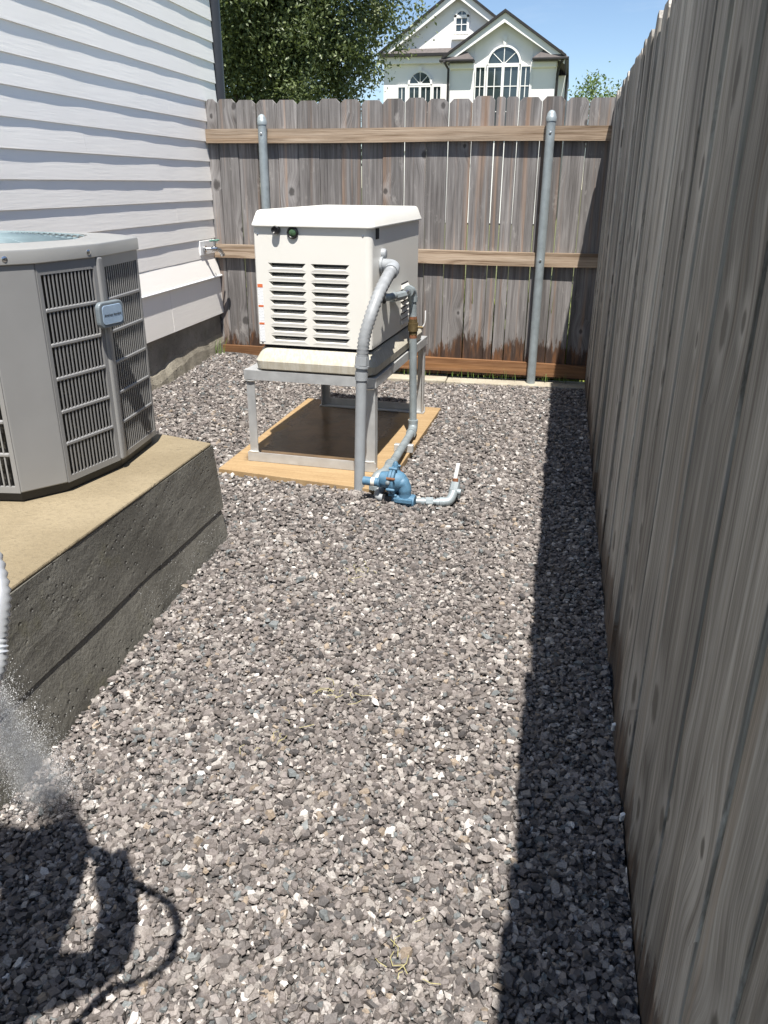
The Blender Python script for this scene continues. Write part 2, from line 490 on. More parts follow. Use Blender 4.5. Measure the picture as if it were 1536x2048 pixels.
def lawn_mat():
    t = NT("neighbour_lawn_grass")
    o = t.pos()
    n = t.noise(o, 7.0, 5, 0.7)
    c = t.ramp(n, [(0.3, (0.07, 0.085, 0.03)), (0.55, (0.13, 0.14, 0.05)), (0.75, (0.22, 0.21, 0.10))])
    t.bump(t.noise(o, 40.0, 3, 0.7), 0.8, 0.03)
    return t.fin(c, 0.9)
m_lawn = lawn_mat()

def leaf_mat(name, lo, hi, trans):
    t = NT(name)
    a = t.n("Attribute"); a.attribute_name = "tint"
    c = t.mix(t.sep(a.outputs["Color"])[0], lo, hi)
    t.fin(c, 0.42, 0.0, 0.5)
    tr = t.n("BsdfTranslucent")
    t.set(tr.inputs[0], t.mix(0.5, c, trans))
    mx = t.n("MixShader"); mx.inputs[0].default_value = 0.28
    t.t.links.new(t.b.outputs[0], mx.inputs[1]); t.t.links.new(tr.outputs[0], mx.inputs[2])
    t.t.links.new(mx.outputs[0], t.out.inputs[0])
    return t.m
m_leaf = leaf_mat("oak_leaves", (0.055, 0.083, 0.034), (0.215, 0.250, 0.115), (0.16, 0.22, 0.04))
m_leaf2 = leaf_mat("pale_green_leaves", (0.075, 0.125, 0.035), (0.19, 0.26, 0.075), (0.22, 0.30, 0.06))
m_bark = simple("grey_bark", (0.13, 0.105, 0.08), 0.9, 0.0, 0.3, 20, 0.4)
m_grass = simple("green_grass_blades", (0.12, 0.19, 0.04), 0.6, 0.0, 0.35, 30)
m_straw = simple("dry_straw", (0.40, 0.36, 0.17), 0.7, 0.0, 0.25, 30)

# ================================================================== LARGE STRUCTURE
# ground beyond the fences
tag(MB().add([(-150, -60, -0.16), (150, -60, -0.16), (150, 250, -0.16), (-150, 250, -0.16)], [(0, 1, 2, 3)]).build("ground", m_lawn), kind="structure")

# bed under the stones
nx, ny = 76, 170
X = np.linspace(-2.62, 0.30, nx); Y = np.linspace(-1.6, 5.76, ny)
gx, gy = np.meshgrid(X, Y)
gzv = ground_z(gx, gy) - 0.005
bed = MB()
bed.v = list(zip(gx.ravel().tolist(), gy.ravel().tolist(), gzv.ravel().tolist()))
bed.f = [(j * nx + i, j * nx + i + 1, (j + 1) * nx + i + 1, (j + 1) * nx + i) for j in range(ny - 1) for i in range(nx - 1)]
tag(bed.build("gravel_bed", m_bed), kind="structure")

# back fence line: y = D + tan(tb) * x
D, TB = 5.7703, 0.026585
def bfy(x): return D + math.tan(TB) * x
kerb = MB()
ks = [(-2.50, -1.62), (-1.617, -0.745), (-0.742, 0.26)]
kb = thing("concrete_kerb", "pale concrete kerb strip under the back fence", "kerb", (0, D, 0), TB)
for a, b in ks:
    zz = 0.018 + 0.05 * float(sstep(-(a + b) / 2, 0.9, 2.2))
    MB().box(a, b, -0.145, 0.05, -0.1, zz).build("kerb_segment", m_kerb, kb, 0.008)

# ------------------------------------------------------------------ the white house on the left
TH = -0.02709
PX, PY = -2.49, 5.66
wall_u = Vector((math.sin(TH), math.cos(TH), 0))     # along the wall, away from the camera
wall_n = Vector((math.cos(TH), -math.sin(TH), 0))    # out of the wall
house = thing("lap_sided_house", "white lap-sided house wall with grey concrete foundation at the left edge", "house", (PX, PY, 0), -TH)
# local axes of the house: x = out of the wall, y = along the wall (away), z up. wall face at x = 0
END = 0.262
EXPO, T = 0.1268, 0.0096
def lap_board(y0, y1, zb, h, out=T, tilt=T):
    n = max(2, int((y1 - y0) / 0.09))
    ys = [y0 + (y1 - y0) * i / n for i in range(n + 1)]
    ph = random.random() * 9
    m = MB()
    bow = random.uniform(-0.0006, 0.0006)
    rows = []
    for y in ys:
        wv = 0.0007 * math.sin(2.3 * y + ph) + 0.0005 * math.sin(7.1 * y + 2 * ph) + 0.0003 * math.sin(17 * y + ph) + bow
        rows.append([(0.0 + out - T + wv * 0.4 + 0.0005, y, zb + h), (out + wv, y, zb), (out - 0.0095 + wv * 0.5, y, zb), (-0.012, y, zb + h)])
    vs = [q for r_ in rows for q in r_]
    fs = []
    for i in range(n):
        a, b = i * 4, (i + 1) * 4
        for k in range(4):
            k2 = (k + 1) % 4
            fs.append((a + k, a + k2, b + k2, b + k))
    fs += [(0, 3, 2, 1), (n * 4, n * 4 + 1, n * 4 + 2, n * 4 + 3)]
    m.add(vs, fs)
    return m
row = 0
z = 0.835
while z < 4.2:
    cuts = [-8.0, END]
    j = [-1.05, None, -0.62, None, -0.85, -1.5, None, -0.42][row % 8]
    if j is not None:
        cuts = [-8.0, j + 0.15 * math.sin(row * 3.3), END]
    for a, b in zip(cuts[:-1], cuts[1:]):
        lap_board(a + 0.0008, b - 0.0008, z, EXPO + 0.012).build("siding_board", m_siding, house, fix=True)
    z += EXPO; row += 1
# wall body behind the boards, corner return
MB().box(-6.0, -0.012, -8.0, END - 0.004, 0.42, 4.2).build("wall", m_siding, house)
# sloping water table and its skirt boards
wt = MB()
wt.prism_y([(0, 0)] * 3, 0, 0) if False else None
wt.add([(0.003, -8, 0.845), (0.038, -8, 0.705), (0.038, -8, 0.690), (0.0, -8, 0.690), (0.003, 0.03, 0.845), (0.038, 0.03, 0.705), (0.038, 0.03, 0.690), (0.0, 0.03, 0.690)],
       [(0, 1, 5, 4), (1, 2, 6, 5), (2, 3, 7, 6), (3, 0, 4, 7), (0, 3, 2, 1), (4, 5, 6, 7)])
wt.build("water_table_cap", m_siding, house, fix=True)
MB().tube([(0.037, -8, 0.697), (0.037, 0.06, 0.697)], 0.008, 10).build("water_table_nose", m_white, house, smooth=40)
for a, b in ((-8.0, -0.83), (-0.8285, 0.06)):
    MB().hexa([(-0.01, a, 0.425), (0.0360, a, 0.425), (0.0360, b, 0.425), (-0.01, b, 0.425)], [(-0.01, a, 0.6895), (0.0260, a, 0.6895), (0.0260, b, 0.6895), (-0.01, b, 0.6895)]).build("skirt_board", m_siding, house, 0.002)
# foundation and rough footing ledge
fd = MB()
fd.box(-0.25, 0.004, -8.0, 0.26, -0.3, 0.43)
fd.build("foundation", m_found, house)
ft = MB()
n = 60
vs = []; fs = []
for i in range(n + 1):
    y = -3.4 + (3.4 + 0.24) * i / n
    if y < -0.62:
        top = 0.225 + 0.022 * math.sin(7 * y) + random.uniform(-0.012, 0.012); o_ = 0.030 + random.uniform(-0.006, 0.006)
    else:
        top = 0.262 + 0.006 * math.sin(9 * y) + random.uniform(-0.005, 0.005); o_ = 0.022 + random.uniform(-0.003, 0.003)
    vs += [(0.001, y, top + 0.02), (o_ * 0.45, y, top), (o_, y, top - 0.05), (o_ + 0.025, y, -0.1)]
for i in range(n):
    for k in range(3):
        fs.append((i * 4 + k, i * 4 + k + 1, i * 4 + 5 + k, i * 4 + 4 + k))
fs.append((n * 4, n * 4 + 1, n * 4 + 2, n * 4 + 3))
ft.add(vs, fs)
ft.build("footing_ledge", m_footing, house, fix=True)
# dark round downpipe just past the corner
dp = MB()
dp.tube([(-0.01, 0.345, -0.1), (-0.01, 0.345, 4.4)], 0.049, 20)
o = dp.build("downpipe", m_pipe_dark, house, smooth=40)
for zz in (1.2, 3.3):
    MB().tube([(-0.01, 0.345, zz), (-0.01, 0.345, zz + 0.03)], 0.052, 20).build("pipe_strap", m_pipe_dark, o, smooth=40)
# hose tap on its white plate
fy, fz = -0.19, 0.90
pl_ = MB().box(-0.004, 0.0145, -0.25, 0.02, 0.858, 0.953).build("tap_plate", m_white, house, 0.003)
tp = MB()
tp.tube([(0.016, fy, fz), (0.03, fy, fz)], [0.022, 0.022], 14)
tp.tube([(0.03, fy, fz), (0.05, fy + 0.005, fz), (0.075, fy + 0.015, fz)], 0.0125, 12)
tp.tube(spline([(0.07, fy + 0.012, fz), (0.095, fy + 0.03, fz - 0.002), (0.115, fy + 0.055, fz - 0.016), (0.122, fy + 0.072, fz - 0.042)], 5), [0.018] * 6 + [0.015] * 5 + [0.014] * 5, 12)
tp.tube([(0.088, fy + 0.02, fz + 0.005), (0.088, fy + 0.02, fz + 0.052)], 0.009, 10)
tp.tube([(0.122, fy + 0.072, fz - 0.036), (0.123, fy + 0.075, fz - 0.05)], 0.018, 12)
tap = tp.build("hose_tap", m_chrome, house, smooth=40)
hd = MB()
hd.tube([(0.075, fy - 0.03, fz + 0.056), (0.101, fy + 0.07, fz + 0.056)], 0.006, 8)
hd.tube([(0.062, fy + 0.03, fz + 0.056), (0.114, fy + 0.01, fz + 0.056)], 0.006, 8)
hd.build("tap_handle", simple("green_tap_handle", (0.10, 0.22, 0.17), 0.5), tap, smooth=40)

# ------------------------------------------------------------------ fences
def picket_mesh(w, h, t=0.016, ear=0.024, warp=0.003, ease=0.003):
    n = 10
    zs = [(h - ear) * i / n for i in range(n + 1)] + [h]
    ph = random.random() * 7
    vs = []; fs = []
    tw = random.uniform(-1, 1) * warp * 0.4
    for i, zz in enumerate(zs):
        dx = warp * 0.5 * math.sin(ph + zz * 2.1); dy = warp * math.sin(ph * 2 + zz * 1.7)
        e = random.uniform(-0.0006, 0.0006)
        q = ear if i == n + 1 else 0.0
        a, b = -w / 2 + q + dx + e, w / 2 - q + dx + e
        t0 = tw * math.sin(zz * 1.3 + ph)
        vs += [(a + ease, dy - t0, zz), (b - ease, dy + t0, zz), (b, dy + t0 + ease, zz), (b, dy + t0 + t - ease, zz), (b - ease, dy + t0 + t, zz), (a + ease, dy - t0 + t, zz), (a, dy - t0 + t - ease, zz), (a, dy - t0 + ease, zz)]
    L = n + 2
    for i in range(L - 1):
        a, b = i * 8, i * 8 + 8
        for k in range(8):
            k2 = (k + 1) % 8
            fs.append((a + k, a + k2, b + k2, b + k))
    fs += [tuple(range(7, -1, -1)), tuple((L - 1) * 8 + k for k in range(8))]
    return MB().add(vs, fs)

back = thing("wooden_fence", "weathered wooden fence across the back with three brown rails and two steel posts", "fence", (0, D, 0), TB)
edges = [-2.486, -2.406, -2.267, -2.123, -1.977, -1.832, -1.682, -1.53, -1.39, -1.24, -1.092, -0.946, -0.801, -0.647, -0.498, -0.350, -0.202, -0.053, 0.093, 0.275]
for i, (a, b) in enumerate(zip(edges[:-1], edges[1:])):
    gap = 0.0025 if i < 8 else (0.0032 if i < 11 else 0.0048)
    cx = (a + b) / 2
    if i == 14:   # split picket
        for (p, q) in ((a + gap / 2, -0.436), (-0.430, b - gap / 2)):
            mb = picket_mesh(q - p, 1.815, 0.016, 0.012)
            mb.build("picket", m_back, back, loc=((p + q) / 2 / math.cos(TB), 0.001, 0.04))
        continue
    mb = picket_mesh(b - a - gap, 1.85 - 0.04 + random.uniform(-0.008, 0.01), 0.016, 0.026 if i else 0.02, 0.003)
    mb.build("picket", m_back, back, loc=(cx / math.cos(TB), random.uniform(0, 0.002), 0.04), rot=(0, random.uniform(-0.0012, 0.0012), random.uniform(-0.008, 0.008)))
rail_z = [(1.582, 1.671, 1.597, 1.684, m_rail), (0.829, 0.921, 0.814, 0.904, m_rail), (0.098, 0.188, 0.056, 0.146, m_rail_wet)]
for (l0, l1, r0, r1, mm) in rail_z:
    x0, x1 = -2.482, 0.243
    n = 14
    mb = MB(); vs = []; fs = []
    for i in range(n + 1):
        f_ = i / n
        x = x0 + (x1 - x0) * f_
        w_ = 0.0025 * math.sin(f_ * 9 + l0 * 5)
        zb = l0 + (r0 - l0) * f_ + w_; zt = l1 + (r1 - l1) * f_ + w_
        vs += [(x, -0.041, zb), (x, -0.041, zt), (x, -0.003, zt), (x, -0.003, zb)]
    for i in range(n):
        for k in range(4):
            k2 = (k + 1) % 4
            fs.append((i * 4 + k, i * 4 + 4 + k, i * 4 + 4 + k2, i * 4 + k2))
    fs += [(0, 1, 2, 3), tuple(n * 4 + k for k in (3, 2, 1, 0))]
    mb.add(vs, fs)
    mb.build("rail", mm, back, fix=True)
for xp, zt in ((-2.060, 1.735), (-0.139, 1.745)):
    r_ = 0.0295
    pb = MB().lathe([(r_, -0.3), (r_, zt - 0.035)], seg=24)
    po = pb.build("post", m_galv, back, smooth=40, loc=(xp, -0.041 - r_ - 0.001, 0))
    MB().lathe([(r_ + 0.003, zt - 0.040), (r_ + 0.0035, zt - 0.015), (r_ + 0.001, zt - 0.012), (r_ * 0.93, zt + 0.004), (r_ * 0.62, zt + 0.019), (r_ * 0.2, zt + 0.025)], seg=24).build("post_cap", m_galv, po, smooth=50)
    for zb in (1.64, 0.86):
        MB().lathe([(0.008, 0.0), (0.008, 0.004), (0.004, 0.006)], (0, -r_, zb), 8, '-Y').build("bolt", m_chrome, po)

A = 0.248
side = thing("wooden_fence", "tall silvery grey picket fence in shade along the right side", "fence", (A, 0, 0), R(90))
# local x -> world y, local -y face looks to +x; the visible face is local +y ... so boards sit at local y in [-t, 0]
y = -1.72
i = 0
while y < 5.76:
    w = 0.138 + random.uniform(-0.004, 0.004)
    if y + w > 5.772: w = 5.772 - y
    if w < 0.03: break
    h = 1.85 + random.uniform(-0.007, 0.007)
    d = random.choice((0, 0.002, 0.004, 0.006)) if i % 5 else 0.009
    mb = picket_mesh(w, h + 0.06, 0.021, 0.026, 0.0035, 0.0008)
    mb.build("picket", m_side, side, loc=(y + w / 2, -0.019 + 0.0 - d + 0.004, -0.06), rot=(random.uniform(-0.0012, 0.0012), random.uniform(-0.0025, 0.0025), random.uniform(-0.025, 0.025)))
    y += w + random.choice((0.008, 0.010, 0.012, 0.014))
    i += 1
for zz in (0.15, 0.87, 1.62):
    MB().box(-1.7, 5.6, -0.066, -0.026, zz, zz + 0.089).build("rail", m_rail, side)

# ------------------------------------------------------------------ neighbour's house beyond the fence
m_stucco = simple("white_stucco", (0.82, 0.805, 0.775), 0.85, 0.0, 0.04, 1.5, 0.2, 30)
m_trim = simple("white_house_trim", (0.82, 0.81, 0.78), 0.6, 0.0, 0.03)
m_shingle = simple("brown_grey_shingles", (0.12, 0.105, 0.10), 0.9, 0.0, 0.3, 9, 0.4, 20)
m_gutter = simple("dark_bronze_gutter", (0.022, 0.019, 0.018), 0.5, 0.0, 0.15)
def pane_mat():
    t = NT("window_glass")
    t.fin((0.035, 0.05, 0.055), 0.04, 0.0, 1.0)
    return t.m
m_pane = pane_mat()

def arch_poly(cx, z0, r, zs=None, n=14, rz=None):
    rz = rz or r
    return [(cx + r * math.cos(math.pi * k / n), z0 + rz * math.sin(math.pi * k / n)) for k in range(n + 1)]

def rect_window(par, x0, x1, z0, z1, y, vx=(), hz=(), fr=0.05):
    w = MB()
    w.box(x0 - fr, x0, y - 0.07, y, z0 - fr, z1 + fr); w.box(x1, x1 + fr, y - 0.07, y, z0 - fr, z1 + fr)
    w.box(x0, x1, y - 0.07, y, z1, z1 + fr); w.box(x0, x1, y - 0.07, y, z0 - fr, z0)
    o = w.build("window", m_trim, par)
    MB().box(x0, x1, y - 0.02, y - 0.002, z0, z1).build("pane", m_pane, o)
    for v in vx:
        MB().box(v - 0.014, v + 0.014, y - 0.045, y - 0.021, z0, z1).build("muntin", m_trim, o)
    for h in hz:
        MB().box(x0, x1, y - 0.044, y - 0.0215, h - 0.014, h + 0.014).build("muntin", m_trim, o)
    return o

def arch_window(par, cx, z0, r, y, spokes=(45, 90, 135), fr=0.07, rz=None, stilt=0.0):
    rz = rz or r
    n = 16
    w = MB()
    vs = []; fs = []
    for k in range(n + 1):
        a = math.pi * k / n
        for (q, yy) in ((1.0, y - 0.07), (1.0, y), (1 + fr / r, y - 0.07), (1 + fr / r, y)):
            vs.append((cx + r * q * math.cos(a), yy, z0 + rz * q * math.sin(a)))
    for k in range(n):
        a, b = k * 4, k * 4 + 4
        fs += [(a, a + 2, b + 2, b), (a, b, b + 1, a + 1), (a + 2, a + 3, b + 3, b + 2)]
    w.add(vs, fs)
    w.box(cx - r, cx + r, y - 0.065, y, z0 - 0.03, z0 + 0.03)
    o = w.build("window", m_trim, par, fix=True)
    MB().prism_y(arch_poly(cx, z0, r * 0.995, n=16, rz=rz * 0.995), y - 0.02, y - 0.002).build("pane", m_pane, o, fix=True)
    for s_ in spokes:
        a = R(s_)
        MB().tube([(cx, y - 0.03, z0), (cx + r * math.cos(a), y - 0.03, z0 + rz * math.sin(a))], 0.016, 6).build("muntin", m_trim, o)
    return o

nh = thing("neighbour_house", "white stucco house with two steep gables and arched windows beyond the back fence", "house", (0, 0, 0))
# front gable wing, wall face at y = 33
FY = 33.0
nhw = MB()
nhw.box(-4.60, -3.74, FY, FY + 9, -0.1, 5.50); nhw.box(-1.61, -0.77, FY, FY + 9, -0.1, 5.50)
nhw.prism_y([(-3.738, -0.1), (-1.612, -0.1), (-1.612, 6.20), (-2.675, 6.93), (-3.738, 6.20)], FY + 0.02, FY + 9)
nhw.prism_y([(-4.60, 5.502), (-3.74, 5.502), (-3.74, 6.19), (-4.60, 5.60)], FY + 0.03, FY + 9)
nhw.prism_y([(-1.61, 5.502), (-0.77, 5.502), (-0.77, 5.60), (-1.61, 6.19)], FY + 0.03, FY + 9)
nhw.build("front_wall", m_stucco, nh, fix=True)
# pilasters each side of the bay
for x0, x1 in ((-3.76, -3.70), (-1.66, -1.60)):
    MB().box(x0, x1, FY - 0.05, FY - 0.003, 2.0, 5.40).build("pilaster", m_trim, nh)
for x0, x1 in ((-4.63, -3.72), (-1.64, -0.74)):
    MB().box(x0, x1, FY - 0.12, FY - 0.003, 5.20, 5.41).build("cornice", m_trim, nh, 0.03, 1)
def gable_roof(par, ax, az, lx, lz, rx, rz, y0, y1, th=0.06):
    for (ex, ez, nm) in ((lx, lz, 'l'), (rx, rz, 'r')):
        d = Vector((ex - ax, 0, ez - az)).normalized()
        nrm = Vector((-d.z, 0, d.x)) if nm == 'r' else Vector((d.z, 0, -d.x))
        if nrm.z < 0: nrm = -nrm
        a = Vector((ax, 0, az)); e = Vector((ex, 0, ez))
        q = [a, e, e + nrm * th, a + Vector((0, 0, th / max(0.2, nrm.z)))]
        m = MB()
        m.add([(p.x, y0, p.z) for p in q] + [(p.x, y1, p.z) for p in q], [(0, 1, 2, 3), (7, 6, 5, 4), (0, 4, 5, 1), (1, 5, 6, 2), (2, 6, 7, 3), (3, 7, 4, 0)])
        o = m.build("roof", m_gutter if False else m_shingle, par, fix=True)
        q2 = [a - Vector((0, 0, 0.30)), e - Vector((0, 0, 0.22)), e - nrm * 0.004, a - Vector((0, 0, 0.006))]
        m = MB()
        m.add([(p.x, y0 + 0.05, p.z) for p in q2] + [(p.x, y0 + 0.12, p.z) for p in q2], [(0, 1, 2, 3), (7, 6, 5, 4), (0, 4, 5, 1), (1, 5, 6, 2), (2, 6, 7, 3), (3, 7, 4, 0)])
        m.build("bargeboard", m_trim, o, fix=True)
        q3 = [a + Vector((0, 0, 0.005)), e + nrm * 0.005, e + nrm * (th + 0.02), a + Vector((0, 0, th / max(0.2, nrm.z) + 0.025))]
        m = MB()
        m.add([(p.x, y0 - 0.04, p.z) for p in q3] + [(p.x, y0 - 0.002, p.z) for p in q3], [(0, 1, 2, 3), (7, 6, 5, 4), (0, 4, 5, 1), (1, 5, 6, 2), (2, 6, 7, 3), (3, 7, 4, 0)])
        m.build("roof_edge", m_gutter, o, fix=True)
gable_roof(nh, -2.67, 6.92, -4.86, 5.50, -0.48, 5.50, FY - 0.34, FY + 9)
# eave returns with little hipped roofs and dark gutters
for x0, x1 in ((-4.95, -3.72), (-1.60, -0.38)):
    MB().hexa([(x0, FY - 0.34, 5.50), (x1, FY - 0.34, 5.50), (x1, FY - 0.004, 5.50), (x0, FY - 0.004, 5.50)],
              [(x0 + 0.35, FY - 0.2, 5.74), (x1 - 0.25, FY - 0.2, 5.74), (x1 - 0.25, FY - 0.004, 5.74), (x0 + 0.35, FY - 0.004, 5.74)]).build("eave_return", m_shingle, nh)
    MB().box(x0 - 0.02, x1 + 0.02, FY - 0.40, FY - 0.005, 5.41, 5.497).build("gutter", m_gutter, nh, 0.02, 1)
rt_g = MB(); rt_g.box(-0.44, -0.34, FY - 0.3, FY + 9, 5.40, 5.51)
rt_g.build("gutter", m_gutter, nh)
MB().tube([(-0.55, FY - 0.35, 5.40), (-0.68, FY - 0.12, 5.18), (-0.70, FY - 0.07, 5.0), (-0.70, FY - 0.07, 0)], 0.05, 8).build("downpipe", m_gutter, nh, smooth=40)
MB().tube([(-4.78, FY - 0.45, 5.42), (-4.66, FY - 0.08, 5.2), (-4.65, FY - 0.07, 0)], 0.045, 8).build("downpipe", m_gutter, nh, smooth=40)
MB().box(-0.765, -0.45, FY + 4.0, FY + 9, -0.1, 5.38).build("rear_wall", m_stucco, nh)
MB().box(-0.448, -0.36, FY + 4.0, FY + 9, -0.1, 5.36).build("corner_post", m_gutter, nh)
arch_window(nh, -2.645, 5.34, 0.56, FY - 0.0, (42, 90, 138), 0.07, rz=0.55)
MB().add([(-2.73, FY - 0.06, 6.22), (-2.56, FY - 0.06, 6.22), (-2.60, FY - 0.06, 5.97), (-2.69, FY - 0.06, 5.97), (-2.73, FY, 6.22), (-2.56, FY, 6.22), (-2.60, FY, 5.97), (-2.69, FY, 5.97)],
         [(0, 3, 2, 1), (4, 5, 6, 7), (0, 1, 5, 4), (1, 2, 6, 5), (2, 3, 7, 6), (3, 0, 4, 7)]).build("keystone", m_trim, nh, fix=True)
rect_window(nh, -3.20, -2.71, 3.0, 5.25, FY, (-2.96,), (4.63, 3.8))
rect_window(nh, -2.61, -2.12, 3.0, 5.25, FY, (-2.37,), (4.63, 3.8))
rect_window(nh, -3.64, -3.33, 3.0, 5.25, FY, (-3.485,), (4.63, 3.8), 0.035)
rect_window(nh, -1.99, -1.68, 3.0, 5.25, FY, (-1.835,), (4.63, 3.8), 0.035)
# taller rear gable wing, wall face at y = 35.5
BY = 35.5
MB().prism_y([(-7.65, -0.1), (-1.8, -0.1), (-1.8, 6.25), (-4.70, 8.12), (-7.65, 6.05)], BY, BY + 9).build("rear_wall", m_stucco, nh, fix=True)
gable_roof(nh, -4.70, 8.17, -7.86, 5.98, -1.55, 5.99, BY - 0.33, BY + 9)
MB().hexa([(-7.7, BY - 0.36, 6.05), (-4.5, BY - 0.36, 6.05), (-4.5, BY - 0.004, 6.05), (-7.7, BY - 0.004, 6.05)],
          [(-7.6, BY - 0.1, 6.24), (-4.5, BY - 0.1, 6.24), (-4.5, BY - 0.004, 6.24), (-7.6, BY - 0.004, 6.24)]).build("skirt_roof", m_shingle, nh)
MB().box(-7.72, -4.5, BY - 0.42, BY - 0.005, 5.95, 6.046).build("gutter", m_gutter, nh)
MB().box(-7.68, -4.4, BY - 0.22, BY - 0.003, 5.72, 5.948).build("cornice", m_trim, nh)
arch_window(nh, -6.15, 5.0, 0.42, BY, (45, 90, 135), 0.08)
MB().box(-6.22, -6.08, BY - 0.1, BY - 0.003, 5.46, 5.62).build("keystone", m_trim, nh)
rect_window(nh, -6.57, -6.19, 2.6, 4.90, BY, (-6.38,), (4.0,))
rect_window(nh, -6.10, -5.72, 2.6, 4.90, BY, (-5.91,), (4.0,))
rect_window(nh, -7.03, -6.75, 2.6, 4.90, BY, (-6.89,), (4.0,))
rect_window(nh, -5.59, -5.31, 2.6, 4.90, BY, (-5.45,), (4.0,))
rect_window(nh, -4.77, -4.36, 6.80, 7.26, BY, (-4.565,), (7.03,), 0.09)
arch_window(nh, -4.565, 7.27, 0.205, BY, (90,), 0.09)
MB().box(-4.92, -4.24, BY - 0.12, BY - 0.003, 6.52, 6.66).build("sill", m_trim, nh)

# ------------------------------------------------------------------ trees
def leaves_object(name, parent, mat, centers, sizes, tint, flat=0.6):
    n = len(centers)
    ax = rng.normal(size=(n, 3)); ax /= np.linalg.norm(ax, axis=1)[:, None]
    nr = rng.normal(size=(n, 3)); nr[:, 2] = np.abs(nr[:, 2]) + flat
    b = np.cross(nr, ax); b /= np.linalg.norm(b, axis=1)[:, None] + 1e-9
    nr = np.cross(ax, b)
    s = sizes[:, None]
    p0 = centers - ax * s; p2 = centers + ax * s
    p1 = centers + b * s * 0.5 + nr * s * 0.12; p3 = centers - b * s * 0.5 + nr * s * 0.12
    V = np.stack([p0, p1, p2, p3], 1).reshape(-1, 3)
    me = bpy.data.meshes.new(name)
    me.vertices.add(n * 4); me.vertices.foreach_set("co", V.ravel().astype(np.float32))
    me.loops.add(n * 4); me.loops.foreach_set("vertex_index", np.arange(n * 4, dtype=np.int32))
    me.polygons.add(n); me.polygons.foreach_set("loop_start", np.arange(0, n * 4, 4, dtype=np.int32))
    me.update(calc_edges=True); me.shade_flat()
    at = me.attributes.new("tint", 'FLOAT_COLOR', 'POINT')
    c = np.ones((n * 4, 4), np.float32); c[:, :3] = np.repeat(tint, 4)[:, None]
    at.data.foreach_set("color", c.ravel())
    me.materials.append(mat)
    o = bpy.data.objects.new(name, me); COL.objects.link(o); o.parent = parent
    return o

def tree(name, label, base, crown_c, crown_r, nclump, per, leaf, trunk_r, mat, spread, group=None, limbs=9, tips=0):
    t = thing(name, label, "tree", base)
    cc = np.array(crown_c) - np.array(base); cr = np.array(crown_r)
    tk = MB()
    tk.tube(spline([(0, 0, -0.3), (0.05, 0.03, cc[2] * 0.35), (0.0, 0.05, cc[2] * 0.7), tuple(cc)], 5), [trunk_r * (1 - 0.7 * k / 15) for k in range(16)], 10)
    cl = []
    for k in range(nclump):
        d = rng.normal(size=3); d /= np.linalg.norm(d)
        rad = rng.random() ** 0.35
        wob = 1 + 0.16 * math.sin(3.1 * d[0] * 3 + d[2] * 4) + 0.12 * math.sin(7 * d[2] + 5 * d[1])
        cl.append(cc + d * cr * rad * wob * 0.97)
    for k in range(tips):
        d = rng.normal(size=3); d[2] = abs(d[2]) * 0.8 + 0.1; d /= np.linalg.norm(d)
        for q in range(4):
            cl.append(cc + d * cr * (0.95 + 0.07 * q))
    cl = np.array(cl)
    for k in range(limbs):
        e = cl[rng.integers(len(cl))]
        s0 = np.array((0, 0, cc[2] * rng.uniform(0.3, 0.9)))
        mid = (s0 + e) / 2 + np.array((0, 0, -0.15))
        tk.tube(spline([tuple(s0), tuple(mid), tuple(e)], 4), [trunk_r * 0.42 * (1 - 0.85 * j / 8) for j in range(9)], 6)
    tk.build("trunk", m_bark, t, smooth=60)
    off = rng.normal(size=(len(cl), per, 3)) * spread
    pts = (cl[:, None, :] + off).reshape(-1, 3)
    ct = np.repeat(rng.random(len(cl)) * 0.55, per) + rng.random(len(pts)) * 0.45
    sz = leaf * rng.uniform(0.65, 1.25, len(pts))
    leaves_object("crown", t, mat, pts, sz, ct)
    return t
tree("oak_tree", "large dense dark green oak tree behind the back fence at left", (-6.8, 18.6, 0), (-6.55, 18.6, 4.9), (2.8, 2.2, 3.2), 1000, 170, 0.048, 0.16, m_leaf, 0.19, limbs=10, tips=18)
tree("small_tree", "small sparse pale green treetop above the back fence beside the right fence", (0.33, 13.2, 0), (0.32, 13.2, 2.40), (0.40, 0.35, 0.40), 44, 20, 0.030, 0.045, m_leaf2, 0.06, limbs=20, tips=6)

